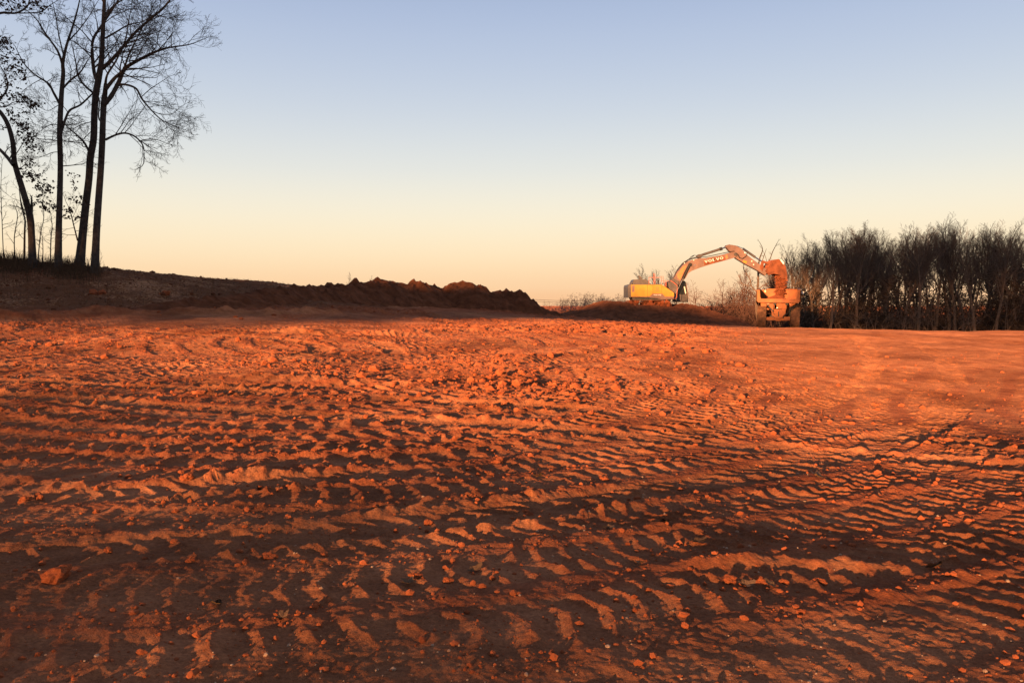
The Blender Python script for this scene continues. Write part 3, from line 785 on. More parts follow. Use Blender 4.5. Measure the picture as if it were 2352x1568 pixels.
outC, bC_ = traced_tree('', '', [(440, 1478, 52), (462, 1320, 44), (480, 1150, 40), (498, 1000, 38), (506, 880, 38), (524, 780, 36), (528, 650, 35), (535, 540, 35), (552, 440, 34), (568, 340, 28), (575, 200, 24), (582, 60, 20), (588, -60, 15), (600, -220, 8), (610, -330, 3)],
  [ [(548, 460, 24), (528, 410, 20), (516, 300, 18), (522, 220, 15), (565, 150, 12), (620, 70, 10), (660, 0, 8), (690, -90, 5)],
    [(575, 385, 20), (640, 320, 18), (700, 250, 16), (755, 185, 14), (850, 100, 12), (925, 35, 10), (985, -50, 7), (1040, -130, 3)],
    [(590, 215, 11), (650, 180, 9), (720, 140, 7), (800, 120, 5), (900, 60, 3)],
    [(520, 520, 12), (470, 475, 11), (440, 430, 9), (420, 330, 6), (400, 240, 3)],
    [(497, 845, 13), (465, 790, 11), (400, 730, 7)],
    [(434, 1345, 9), (415, 1270, 7), (395, 1190, 5), (380, 1150, 3)],
    [(585, 100, 12), (640, 30, 9), (760, -40, 6), (860, -90, 3)], [(583, 20, 10), (540, -60, 7), (500, -140, 3)],
    [(520, 680, 4), (450, 700, 4), (400, 730, 3), (370, 740, 2)] ], LY + .6, twstep=.27, dens=(1.0, 2.5))
fin_tree('bare_tree', outC, bC_, 'tall leaning bare tree, second from the right in the left group')
outB, bB_ = traced_tree('', '', [(322, 1462, 38), (330, 1250, 32), (336, 1050, 29), (338, 900, 28), (334, 760, 28), (338, 640, 27), (345, 520, 24), (354, 410, 21), (352, 350, 18), (374, 250, 13), (410, 140, 10), (440, 30, 7), (455, -60, 4)],
  [ [(350, 365, 14), (322, 285, 11), (255, 190, 9), (205, 110, 6), (150, 60, 3)],
    [(333, 580, 14), (300, 520, 13), (270, 468, 11), (190, 415, 8), (130, 350, 6), (85, 260, 3)],
    [(340, 752, 14), (365, 670, 13), (392, 617, 12), (450, 588, 10), (512, 530, 8)],
    [(352, 495, 12), (395, 450, 10), (450, 405, 8), (490, 340, 5), (520, 300, 3)],
    [(360, 330, 8), (330, 200, 6), (310, 80, 4), (290, 0, 3)], [(385, 230, 8), (440, 170, 6), (500, 90, 4), (540, 20, 3)],
    [(332, 790, 5), (280, 782, 4), (230, 778, 3), (180, 765, 2)], [(332, 850, 4), (290, 855, 4), (240, 875, 3), (150, 890, 2)],
    [(345, 790, 5), (400, 792, 4), (470, 788, 3)], [(348, 930, 6), (400, 926, 5), (465, 918, 4)],
    [(330, 700, 4), (280, 700, 4), (220, 740, 2)], [(325, 590, 4), (270, 620, 3), (220, 600, 2)] ], LY - .5, twstep=.28, dens=(.7, 1.7))
lvB = [np.array(T2(wr.uniform(150, 470), 1090 + wr.normal() * 60, LY - .5 + wr.normal() * .7)) for _ in range(10)]
def leaf_cloud(spots, Yb, n, spread):
    L = []
    for (x, y, r, m) in spots:
        for _ in range(m):
            c = np.array(T2(x + wr.normal() * r, y + wr.normal() * r * .55, Yb + wr.normal() * .6))
            for _ in range(n): L.append(c + wr.normal(size=3) * spread)
    return L
fin_tree('bare_tree', outB, bB_, 'bare tree with straight trunk and a few withered leaf tufts, third from the right',
         leaf_cloud([(250, 1050, 35, 12), (230, 1110, 40, 9), (290, 1150, 35, 9), (380, 1190, 30, 7), (420, 1130, 35, 5), (410, 1000, 30, 4), (430, 1220, 25, 4), (210, 990, 25, 4)], LY - .6, 9, .10))
outA, bA_ = traced_tree('', '', [(182, 1458, 42), (177, 1330, 36), (168, 1215, 36), (135, 1090, 32), (98, 970, 30), (80, 900, 27), (72, 800, 25), (45, 700, 23), (5, 632, 21), (-50, 570, 18), (-90, 430, 14), (-100, 250, 9), (-90, 80, 4)],
  [ [(75, 925, 20), (40, 880, 18), (0, 838, 16), (-50, 790, 12), (-110, 700, 6)],
    [(174, 1215, 16), (178, 1165, 14), (177, 1130, 11)],
    [(-30, 590, 10), (30, 520, 9), (44, 470, 8), (25, 410, 6), (0, 370, 4)],
    [(-60, 520, 9), (10, 600, 6), (90, 570, 4), (200, 590, 2)], [(-90, 350, 8), (-20, 280, 6), (40, 230, 3)],
    [(140, 1200, 7), (118, 1130, 5), (105, 1040, 3)], [(80, 880, 5), (130, 800, 4), (170, 740, 2)], [(95, 960, 5), (150, 920, 4), (190, 960, 2)] ], LY - .3, twstep=.6, dens=(.6, 1.3))
fin_tree('leafy_oak', outA, bA_, 'leaning forked tree at far left still holding dark withered leaves',
         leaf_cloud([(20, 240, 40, 14), (30, 330, 45, 14), (60, 410, 40, 9), (120, 390, 25, 4), (100, 560, 35, 12), (180, 590, 30, 9), (40, 560, 35, 7), (60, 660, 40, 9), (120, 700, 35, 10), (150, 760, 30, 10), (170, 820, 28, 8),
                     (110, 720, 30, 5), (160, 910, 22, 6), (150, 970, 30, 7), (190, 1000, 28, 6), (20, 470, 30, 6)], LY - .4, 9, .10))
outE, bE_ = traced_tree('', '', [(-120, 1455, 44), (-112, 1100, 38), (-118, 700, 32), (-105, 350, 26), (-90, 120, 20), (-100, -80, 14), (-110, -300, 5)],
  [ [(-95, 150, 16), (-40, 90, 14), (20, 72, 12), (90, 74, 10), (150, 40, 8), (168, -10, 6), (190, -70, 3)], [(95, 74, 7), (160, 74, 6), (230, 66, 6), (280, 30, 4), (320, 5, 2)],
    [(-95, 60, 10), (-30, -10, 7), (40, -70, 3)] ], LY - 2.0, twstep=.5, dens=(.5, 1.1))
fin_tree('leafy_oak', outE, bE_, 'tree cut off by the left edge, one limb entering at the top corner',
         leaf_cloud([(60, 30, 30, 6), (200, 20, 30, 5), (250, 40, 25, 3), (110, 10, 25, 4), (20, 20, 25, 4)], LY - 2, 8, .10))
# saplings between the trunks
SAP = [('slender bent sapling at the far left of the group', [(84, 1440, 6), (80, 1330, 5), (98, 1210, 4), (80, 1150, 2)]),
       ('dark thin sapling just left of the leaning forked tree', [(134, 1445, 11), (138, 1300, 10), (140, 1230, 9), (120, 1160, 6), (108, 1060, 4)]),
       ('curved sapling right of the leaning forked tree', [(208, 1450, 6), (225, 1320, 5), (245, 1220, 4), (240, 1120, 2)]),
       ('short sapling between the second and third trunk', [(238, 1452, 6), (240, 1370, 4), (232, 1300, 2)]),
       ('thin sapling close to the straight third trunk', [(280, 1450, 6), (285, 1340, 6), (292, 1260, 4), (280, 1180, 2)]),
       ('faint sapling at the left picture edge', [(20, 1440, 5), (12, 1250, 4), (5, 1050, 3), (12, 900, 2)])]
for lab, tk in SAP:
    o_, b_s = traced_tree('', '', tk, [], LY + .8)
    vv = [Vector(q) for q in o_[0][0][0]]
    twigs_on(o_, vv, .05, .015, CFG, .30, .35, 1.0, 3, 4, .35)
    fin_tree('sapling', o_, b_s, lab, cat='sapling')
# brush and dead grass under the trees
def blades(name, pts, hmin, hmax, mat, label, cat, lean=.35, w=.01, seg=3):
    lines = []
    for (x, y, z) in pts:
        h = random.uniform(hmin, hmax); a = random.random() * 6.28; l = random.random() * lean
        P = [np.array([x + math.cos(a) * l * h * t * t, y + math.sin(a) * l * h * t * t, z - .03 + h * t]) for t in np.linspace(0, 1, seg)]
        lines.append((np.array(P), np.array([w * (1 - .8 * t) for t in np.linspace(0, 1, seg)])))
    V, Fq = tubes(lines, 3)
    return tag(link(name, np_mesh(name, V, Fq), mat), label, cat, kind='stuff')
gp = []
for _ in range(5200):
    Yg = LY + wr.normal() * 1.4; pxx = wr.uniform(-120, 232 + wr.normal() * 6)
    if wr.random() > .35 + .65 * (math.sin(pxx * .05) > -.3): continue
    X_ = (pxx - CX) / FPX * Yg; gp.append((X_, Yg, float(base_z(np.array([X_]), np.array([Yg]))[0])))
blades('dead_grass', gp, .15, .75, M['grass'], 'dark dead grass and brush round the feet of the left trees', 'grass', w=.012)
hp = []
for _ in range(5000):
    Yg = wr.uniform(33, 60); X_ = (wr.uniform(-150, 760) - CX) / FPX * Yg; z_ = float(base_z(np.array([X_]), np.array([Yg]))[0])
    if z_ > 1.5: hp.append((X_, Yg, z_))
blades('stubble', hp, .05, .22, M['grass'], 'sparse dead stubble over the brown slope at left', 'grass', w=.012, lean=.9)
out_ = {}
for _ in range(60):
    Yg = LY + wr.uniform(-.8, 1.4); pxx = wr.uniform(-60, 228)
    X_ = (pxx - CX) / FPX * Yg; p = Vector((X_, Yg, float(base_z(np.array([X_]), np.array([Yg]))[0])))
    grow(out_, p, Vector((wr.normal() * .8, wr.normal() * .5, .8)), wr.uniform(.4, 1.1), .012, 3, 4, CFG)
V, Fq = tubes([l for v in out_.values() for l in v], 3)
tag(link('brush', np_mesh('brush', V, Fq), M['twig']), 'tangled twiggy brush at the feet of the left trees', 'brush', kind='stuff')

# ------------------------------------------------------------------ wood at the right
def wood_tree(seed, h, kids, up=.10, spread=1.0, split=True, mat='wbark'):
    tr.seed(seed)
    cfg = dict(wander=.30, up=up, kids=kids, ang=(42 * spread, 40 * spread, 38, 40, 40), len=(.55, .55, .52, .5, .5), rmin=.0075)
    out = {}
    r = h * .0125
    n = 8
    pts, d = path(Vector((0, 0, -.4)), Vector((tr.gauss(0, .05), tr.gauss(0, .05), 1)), h * .78, n, .13, .05)
    trunk = [(np.array(pts), np.array(radii(r, r * .35, n + 1)))]
    for k in range(kids[0]):
        f = .46 + .53 * (k + tr.random()) / kids[0]
        i = min(int(f * n), n - 1); q = pts[i].lerp(pts[i + 1], f * n - i)
        dd = (pts[i + 1] - pts[i]).normalized(); a = R(40 * spread * tr.uniform(.6, 1.3)); nd = dd * math.cos(a) + perp(dd) * math.sin(a)
        grow(out, q, nd, h * .31 * tr.uniform(.7, 1.2) * (1.15 - .45 * f), r * .5 * (1.15 - .6 * f), 1, 4, cfg)
    grow(out, pts[-1], d, h * .24, r * .35, 1, 4, cfg)
    V1_, F1_ = tubes(trunk + out.get(1, []), 7)
    rest = out.get(2, []); fine = out.get(3, []) + out.get(4, [])
    V2_, F2_ = tubes(rest, 4); V3_, F3_ = tubes(fine, 3)
    return np_mesh('trunk', V1_, F1_, True), np_mesh('crown', np.concatenate([V2_, V3_]), np.concatenate([F2_, F3_ + len(V2_)]), True)
WT = [wood_tree(100 + i, 15, (12, 6, 6, 5, 3), up=.125 + .03 * (i % 3), spread=(.72, .9, .6)[i % 3]) for i in range(6)]
BT = [wood_tree(200 + i, 7, (9, 5, 4, 4, 3), up=.08, spread=1.25) for i in range(3)]
def put_tree(px, Y, top_py, kind, label, group=None, name='bare_tree', mat='wbark', variants=None, rot=None, wide=1.0, ground=None):
    vs_ = variants or WT; tm, cm = vs_[kind % len(vs_)]
    X_ = (px - CX) / FPX * Y
    z0 = float(base_z(np.array([X_]), np.array([float(Y)]))[0]) if ground is None else ground
    ztop = at(px, top_py, Y).z; hh = 15.6 if vs_ is WT else 7.4
    s_ = (ztop - z0) / hh
    t = empty(name, (X_, Y, z0), label, 'tree', group)
    t.scale = (s_ * wide, s_ * wide, s_); t.rotation_euler = (0, 0, random.random() * 6.28 if rot is None else rot)
    a = link('trunk', tm, None, t); b = link('crown', cm, None, t)
    for o in (a, b):
        if not o.data.materials: o.data.materials.append(M[mat])
        if o.data.materials[0] != M[mat]:
            o.material_slots[0].link = 'OBJECT'; o.material_slots[0].material = M[mat]
    return t
SKY_R = np.array([(1690, 640), (1745, 600), (1800, 580), (1830, 560), (1870, 545), (1925, 520), (1990, 515), (2015, 545), (2060, 530), (2110, 515), (2150, 500), (2200, 512), (2245, 505), (2300, 515), (2352, 512), (2480, 505)])
wg = np.random.default_rng(17)
front = [(1822, 560, 'slim bare tree right behind the bucket'), (1868, 543, 'bare tree just right of the dump truck'), (1905, 530, 'bushy-topped bare tree at the left shoulder of the right-hand wood'),
         (1968, 512, 'wide-crowned bare tree left of the gap in the right-hand wood'), (2030, 545, 'lower bare tree standing in the gap of the right-hand wood'), (2072, 528, 'dense bare tree right of the gap in the wood'),
         (2108, 516, 'bare tree left of the tallest tree in the wood'), (2150, 498, 'tallest bare tree of the right-hand wood'), (2196, 514, 'bare tree right of the tallest tree in the wood'),
         (2240, 503, 'twin-stemmed looking bare tree second from the right edge group'), (2290, 512, 'bare tree near the right picture edge'), (2338, 510, 'bare tree cut by the right picture edge')]
for i, (px, py, lab) in enumerate(front):
    put_tree(px, 92 + 6 * wg.random(), py, i, lab, 'trees of the right-hand wood', wide=1.0 + .2 * wg.random())
for i in range(84):
    px = wg.uniform(1770, 2560); Y = wg.uniform(97, 138)
    py = np.interp(px, SKY_R[:, 0], SKY_R[:, 1]) + abs(wg.normal()) * 17 + 5
    if 1995 < px < 2045 and wg.random() < .7: py += 45
    put_tree(px, Y, py, i + 3, 'back-row bare tree behind the ' + min(front, key=lambda f: abs(f[0] - px))[2], 'trees deep in the right-hand wood', wide=.95 + .25 * wg.random())
# understorey: low twiggy growth, one mass
def thicket(name, n, x0, x1, y0, y1, hfun, mat, label, lev=(2, 4)):
    out = {}; tr.seed(77 + n)
    cfg = dict(wander=.5, up=.05, kids=(4, 4, 4, 3, 0), ang=(45, 45, 45, 45, 45), len=(.6, .6, .55, .5, .5), rmin=.012)
    for _ in range(n):
        px = tr.uniform(x0, x1); Y = tr.uniform(y0, y1); X_ = (px - CX) / FPX * Y
        p = Vector((X_, Y, float(base_z(np.array([X_]), np.array([Y]))[0]) - .1))
        grow(out, p, Vector((tr.gauss(0, .35), tr.gauss(0, .35), 1)), hfun(px) * tr.uniform(.5, 1.1), .035, lev[0], lev[1], cfg)
    V, Fq = tubes([l for v in out.values() for l in v], 3)
    return tag(link(name, np_mesh(name, V, Fq), mat), label, 'thicket', kind='stuff')
thicket('thicket', 360, 1780, 2640, 86, 132, lambda px: np.interp(px, [1780, 2100, 2300, 2600], [3.6, 4.2, 6.5, 6.5]), M['wbark'], 'dark twiggy undergrowth filling the foot of the right-hand wood')
thicket('thicket', 300, 1575, 1800, 84, 112, lambda px: np.interp(px, [1575, 1640, 1720, 1800], [1.8, 3.2, 4.6, 4.2]), M['redtwig'], 'reddish brown thicket between the excavator and the dump truck')
def scrub(name, x0, x1, y0, y1, n, hfun, mat, label, size=.16):
    C = []
    for _ in range(n):
        px = wr.uniform(x0, x1); Y = wr.uniform(y0, y1); X_ = (px - CX) / FPX * Y
        g = float(base_z(np.array([X_]), np.array([Y]))[0]); h = hfun(px) * wr.uniform(.35, 1.1); r = wr.uniform(.5, 1.1)
        m = int(25 * h); q = wr.normal(size=(m, 3)) * np.array([r, r, 0]); q[:, 2] = wr.random(m) ** 1.9 * h * 1.25
        C.append(q + np.array([X_, Y, g]))
    V, Fq = leaf_quads(np.concatenate(C), size * 2.2, wr, .10)
    V2_, F2_ = V, Fq
    return tag(link(name, np_mesh(name, V2_, F2_), mat), label, 'scrub', kind='stuff')
M['scrub'] = noise_mat('dark_scrub', [(.3, (.03, .022, .017)), (.7, (.085, .058, .04))], 1.5, rough=.95, spec=.05)
M['farscrub'] = noise_mat('far_russet_twigs_lit', [(.3, (.19, .105, .08)), (.7, (.34, .20, .155))], 1.5, rough=.95, spec=.05)  # far twigs made paler to stand in for sunlight and haze
M['redscrub'] = noise_mat('red_scrub', [(.3, (.05, .028, .022)), (.7, (.11, .06, .045))], 1.5, rough=.95, spec=.05)
scrub('undergrowth', 1790, 2680, 92, 140, 420, lambda px: np.interp(px, [1790, 2000, 2150, 2250, 2600], [4.6, 5.0, 5.6, 8.0, 8.5]), M['scrub'], 'dark leafless scrub closing the lower half of the right-hand wood', .20)
scrub('undergrowth', 1590, 1800, 90, 118, 150, lambda px: np.interp(px, [1590, 1640, 1720, 1800], [1.6, 2.6, 4.4, 4.8]), M['redscrub'], 'reddish scrub low between excavator and truck', .14)
scrub('far_undergrowth', 1235, 1600, 150, 185, 420, lambda px: np.interp(px, [1235, 1285, 1310, 1400, 1440, 1600], [2.0, 2.8, 4.2, 4.4, 4.0, 3.4]), M['farscrub'], 'far reddish scrub behind the gap', .10)
# trees far behind
for i, (px, Y, py, lab) in enumerate([(1480, 125, 610, 'forked bare tree behind the engine hood of the excavator'), (1505, 130, 620, 'bare tree behind the handrails of the excavator'),
        (1530, 128, 607, 'round-topped bare tree behind the excavator handrails'), (1552, 132, 620, 'bare tree seen through the boom foot of the excavator'),
        (1605, 120, 640, 'small bare tree just right of the excavator cab'), (1655, 110, 638, 'reddish bare tree behind the middle of the boom'), (1690, 112, 640, 'reddish bare tree left of the dump truck'),
        (1715, 104, 612, 'dark twiggy tree behind the bucket and truck'), (1762, 100, 600, 'dark tree between bucket and right-hand wood')]):
    put_tree(px, Y, py, i + 1, lab, 'trees behind the excavator', mat='redtwig', variants=WT if i in (7, 8) else (WT if i < 4 else BT), wide=1.1)
for i, (px, py) in enumerate([(1290, 682), (1312, 672), (1335, 668), (1358, 671), (1385, 668), (1410, 672), (1436, 676)]):
    put_tree(px, 165 + 4 * i, py, i, 'small round reddish tree in the far row seen through the gap', 'far trees in the gap', mat='farscrub', variants=BT, wide=1.5)
thicket('far_thicket', 160, 1235, 1475, 150, 185, lambda px: 3.6, M['farscrub'], 'far low scrub seen through the gap between the banks')
put_tree(805, 75, 624, 0, 'tiny bare bush top showing above the left of the dark bank', 'bush tops above the bank', mat='redtwig', variants=BT, wide=.8)
put_tree(856, 76, 628, 1, 'faint twiggy bush top above the middle of the dark bank', 'bush tops above the bank', mat='redtwig', variants=BT, wide=.7)
# dead tree with antler-like limbs behind the bucket
DY = 82.0
def D1(x, y, w): p = E1(x, y, DY); return p, w * .5 * DY / FPX * S / 4.523
out_ = {1: []}
tr.seed(5)
for ln in [[(1660, 1010, 34), (1640, 860, 30), (1650, 700, 26), (1665, 560, 24), (1660, 420, 20), (1680, 300, 15), (1690, 200, 9), (1665, 110, 4)],
           [(1662, 480, 16), (1720, 400, 14), (1780, 320, 11), (1830, 220, 9), (1880, 105, 4)], [(1690, 330, 9), (1720, 260, 7), (1735, 190, 3)],
           [(1648, 690, 16), (1580, 620, 13), (1545, 520, 11), (1500, 420, 8), (1490, 360, 4)], [(1575, 612, 9), (1480, 590, 8), (1440, 520, 6), (1430, 470, 3)],
           [(1545, 520, 6), (1570, 450, 5), (1560, 390, 3)], [(1750, 360, 7), (1735, 280, 5), (1705, 210, 3)], [(1655, 640, 12), (1720, 600, 9), (1800, 560, 6), (1850, 520, 3)]]:
    q = [D1(*a) for a in ln]; L_ = smooth_line([np.array(p) + np.array([0, tr.uniform(-.4, .4), 0]) for p, _ in q], [w for _, w in q]); out_[1].append(L_)
    if len(ln) > 3: twigs_on(out_, [Vector(v) for v in L_[0]], .05, .02, dict(CFG, rmin=.012), .9, .4, 1.0, 3, 4, .4)
bx_ = Vector((out_[1][0][0][0][0], DY, float(base_z(np.array([out_[1][0][0][0][0]]), np.array([DY]))[0])))
tree_obj('dead_tree', bx_, {'trunk': [(out_[1], 7)], 'crown': [(out_.get(2, []), 4), (out_.get(3, []), 3)]}, 'gnarled dead tree with antler-like limbs behind stick and bucket', 'tree', mats={'trunk': M['wbark'], 'crown': M['wbark']})
# power line crossing the gap
def wire(name, a, b, sag, label):
    P = [np.array(a.lerp(b, t)) - np.array([0, 0, sag * 4 * t * (1 - t)]) for t in np.linspace(0, 1, 16)]
    V, Fq = tubes([(np.array(P), np.full(16, .035))], 4)
    return tag(link(name, np_mesh(name, V, Fq), M['black']), label, 'cable', 'cables across the gap')
wire('power_line', at(1150, 683, 190), at(1500, 690, 190), .5, 'upper of two thin cables crossing the gap between the banks')
wire('power_line', at(1150, 687, 190), at(1500, 694, 190), .5, 'lower of two thin cables crossing the gap between the banks')

# ------------------------------------------------------------------ machine helpers
class Kit:
    """parts of one machine: meshes given in world metres, stored relative to the root"""
    def __init__(self, root): self.root = root; self.o = Vector(root.location)
    def add(self, name, bm, mat, parent=None, smooth=False, bevel=0.0):
        if bevel:
            bmesh.ops.bevel(bm, geom=[e for e in bm.edges if len(e.link_faces) == 2 and e.calc_face_angle(0) > .5], offset=bevel, segments=2, affect='EDGES', clamp_overlap=True)
        bmesh.ops.recalc_face_normals(bm, faces=bm.faces)
        for f in bm.faces: f.smooth = smooth
        bmesh.ops.translate(bm, verts=bm.verts, vec=-self.o)
        me = bpy.data.meshes.new(name); bm.to_mesh(me); bm.free()
        ob = link(name, me, mat, parent or self.root)
        return ob
    def prism(self, name, pts, y0, y1, mat, parent=None, bevel=.02):
        bm = bmesh.new(); P = [(p.x, p.z) if hasattr(p, 'z') else p for p in pts]
        a = [bm.verts.new((x, y0, z)) for x, z in P]; b = [bm.verts.new((x, y1, z)) for x, z in P]
        n = len(P); bm.faces.new(a); bm.faces.new(b[::-1])
        for i in range(n): bm.faces.new((a[i], b[i], b[(i + 1) % n], a[(i + 1) % n]))
        return self.add(name, bm, mat, parent, bevel=bevel)
    def box(self, name, c, d, mat, parent=None, bevel=.02, rot=None):
        bm = bmesh.new(); bmesh.ops.create_cube(bm, size=1, matrix=Matrix.Translation(c) @ (rot or Matrix()) @ Matrix.Diagonal((*d, 1)))
        return self.add(name, bm, mat, parent, bevel=bevel)
    def tube(self, name, pts, r, mat, parent=None, sides=10, smooth=True):
        rr_ = r if isinstance(r, (list, tuple)) else [r] * len(pts)
        V, Fq = tubes([(np.array([tuple(p) for p in pts]), np.array(rr_))], sides)
        bm = bmesh.new(); vv = [bm.verts.new(v) for v in V]
        for f in Fq: bm.faces.new([vv[i] for i in f])
        k = len(pts); bm.faces.new(vv[:sides]); bm.faces.new(vv[(k - 1) * sides:])
        return self.add(name, bm, mat, parent, smooth=False)
    def disc(self, name, c, r, y0, y1, mat, parent=None, seg=24, bevel=.015):
        return self.prism(name, [(c.x + r * math.cos(2 * math.pi * i / seg), c.z + r * math.sin(2 * math.pi * i / seg)) for i in range(seg)], y0, y1, mat, parent, bevel)
GLYPH = {'V': [(0, 1), (.40, 1), (.40, .86), (.34, .86), (.52, .36), (.68, .86), (.61, .86), (.61, 1), (1, 1), (1, .86), (.93, .86), (.60, 0), (.42, 0), (.07, .86), (0, .86)],
         'L': [(0, 0), (.82, 0), (.82, .38), (.68, .38), (.66, .15), (.45, .15), (.45, .86), (.56, .86), (.56, 1), (0, 1), (0, .86), (.12, .86), (.12, .15), (0, .15)]}
def lettering(kit, name, word, a, b, h, y, mat, parent):
    """letters standing between the ground points a and b of the word (x, z), front at depth y"""
    bm = bmesh.new(); L = (b - a).length; ex = (b - a).normalized(); ez = Vector((-ex.z, 0, ex.x)); adv = L / len(word)
    for i, ch in enumerate(word):
        o = a + ex * adv * i
        def P(u, v, yy): p = o + ex * (u * adv * .92) + ez * (v * h); return (p.x, yy, p.z)
        if ch == 'O':
            n = 20; rings = []
            for (ru, rv, yy) in ((.5, .52, y), (.25, .33, y), (.5, .52, y + .012), (.25, .33, y + .012)):
                rings.append([bm.verts.new(P(.5 + ru * math.cos(2 * math.pi * k / n), .5 + rv * math.sin(2 * math.pi * k / n), yy)) for k in range(n)])
            for k in range(n):
                j = (k + 1) % n
                bm.faces.new((rings[0][k], rings[0][j], rings[1][j], rings[1][k])); bm.faces.new((rings[0][k], rings[2][k], rings[2][j], rings[0][j])); bm.faces.new((rings[1][k], rings[1][j], rings[3][j], rings[3][k]))
        else:
            g = GLYPH[ch]; f1 = [bm.verts.new(P(u, v, y)) for u, v in g]; f2 = [bm.verts.new(P(u, v, y + .012)) for u, v in g]
            bm.faces.new(f1); n = len(g)
            for k in range(n): bm.faces.new((f1[k], f2[k], f2[(k + 1) % n], f1[(k + 1) % n]))
    bmesh.ops.triangulate(bm, faces=bm.faces[:])
    return kit.add(name, bm, mat, parent)

# ------------------------------------------------------------------ excavator
YN, YF = 72.5, 75.4
ex_root = empty('excavator', (13.2, 74.0, .72), 'yellow crawler excavator on the mound, arm stretched right over the truck', 'excavator')
K = Kit(ex_root)
e6 = lambda x, y, Y=YN: E6(x, y, Y)
YB0, YB1 = 73.45, 74.15            # boom width
YM = (YB0 + YB1) / 2
e1 = lambda x, y, Y=YB0: E1(x, y, Y)
# house
K.prism('house_frame', [e6(190, 805), e6(1065, 805), e6(1390, 1035), e6(1395, 1195), e6(1080, 1215), e6(900, 1185), e6(190, 1150)], YN + .035, YF - .05, M['darkgrey'])
pn = [[(197, 803), (652, 803), (652, 1137), (197, 1137)], [(659, 803), (808, 803), (808, 1046), (800, 1050), (712, 1137), (659, 1137)],
      [(814, 803), (1056, 803), (1056, 1052), (814, 1052)], [(1063, 803), (1072, 803), (1400, 1030), (1400, 1137), (1152, 1137), (1072, 1052), (1063, 1052)]]
for pts in pn: panel = K.prism('side_panel', [e6(*p) for p in pts], YN, YN + .06, M['yellow'], bevel=.022)
K.box('panel_latch', e6(1320, 1030) + Vector((0, -.01, 0)), (.05, .03, .16), M['decal'], panel, bevel=.008)
K.prism('side_grille', [e6(215, 830, YN), e6(295, 815, YN), e6(292, 1000, YN), e6(222, 1010, YN)], YN - .012, YN + .01, M['grey'], bevel=.006)
skirt = K.prism('lower_skirt', [e6(800, 1056), e6(1070, 1056), e6(1150, 1141), e6(1398, 1141), e6(1392, 1205), e6(1080, 1222), e6(905, 1180), e6(712, 1160), e6(712, 1141)], YN - .004, YN + .06, M['grey'], bevel=.015)
lettering(K, 'lettering', 'VOLVO', e6(828, 1107, YN), e6(1042, 1107, YN), .115, YN - .016, M['white'], skirt)
bm = bmesh.new(); c_ = e6(935, 890)
n = 28; rg_ = [[bm.verts.new((c_.x + r * math.cos(2 * math.pi * k / n), yy, c_.z + r * math.sin(2 * math.pi * k / n))) for k in range(n)] for r, yy in ((.115, YN - .012), (.085, YN - .012), (.115, YN), (.085, YN))]
for k in range(n):
    j = (k + 1) % n
    for a_, b_ in ((0, 1), (0, 2), (1, 3)): bm.faces.new((rg_[a_][k], rg_[a_][j], rg_[b_][j], rg_[b_][k]))
K.add('round_emblem', bm, M['grey'])
K.box('emblem_bar', e6(925, 968) + Vector((0, -.004, 0)), (.42, .012, .03), M['grey'], bevel=0)
K.prism('counterweight', [e6(112, 1165, YN), e6(112, 860, YN), e6(124, 815, YN), e6(150, 798, YN), e6(192, 798, YN), e6(192, 1165, YN)], YN + .05, YF - .05, M['darkgrey'], bevel=.05)
K.box('deck', Vector(((e6(210, 0).x + e6(1065, 0).x) / 2, (YN + YF) / 2, e6(0, 792).z)), (e6(1065, 0).x - e6(210, 0).x, YF - YN - .2, .06), M['darkgrey'], bevel=.015)
K.prism('belly', [e6(230, 1150), e6(1360, 1190), e6(1300, 1260), e6(300, 1260)], YN + .5, YF - .5, M['darkgrey'])
hood = K.prism('engine_hood', [e6(222, 788, 73.2), e6(232, 740, 73.2), e6(285, 655, 73.2), e6(600, 652, 73.2), e6(640, 670, 73.2), e6(760, 788, 73.2)], 73.2, 74.9, M['darkgrey'], bevel=.05)
K.prism('exhaust_stack', [e6(455, 660, 73.7), e6(432, 660, 73.7), e6(403, 545, 73.7), e6(425, 548, 73.7), e6(500, 600, 73.7), e6(512, 660, 73.7)], 73.7, 73.95, M['darkgrey'], hood, bevel=.02)
K.box('rear_lamp', e6(200, 760, 73.0), (.12, .12, .12), M['darkgrey'], bevel=.02)
for (a, b, yy) in [((700, 790), (700, 600), YN + .15), ((835, 790), (835, 480), YN + .15), ((868, 790), (868, 500), YN + .15), ((1045, 790), (1045, 570), 74.1), ((1100, 790), (1100, 580), 74.1), ((1150, 840), (1150, 660), YN + .3), ((1180, 860), (1180, 690), YN + .3)]:
    K.tube('handrail_post', [e6(*a, yy), e6(*b, yy)], .02, M['rail'], sides=6)
for (a, b, yy) in [((695, 600), (1050, 602), YN + .15), ((825, 510), (880, 508), YN + .15), ((1030, 690), (1250, 700), YN + .3), ((1000, 570), (1110, 570), 74.1), ((1040, 625), (1105, 625), 74.1)]:
    K.tube('handrail', [e6(*a, yy), e6(*b, yy)], .02, M['rail'], sides=6)
K.box('filter_cap', e6(955, 720, 73.4), (.14, .14, .3), M['black'], bevel=.03)
K.box('work_lamp', e6(1090, 770, 73.2), (.1, .12, .12), M['black'], bevel=.02)
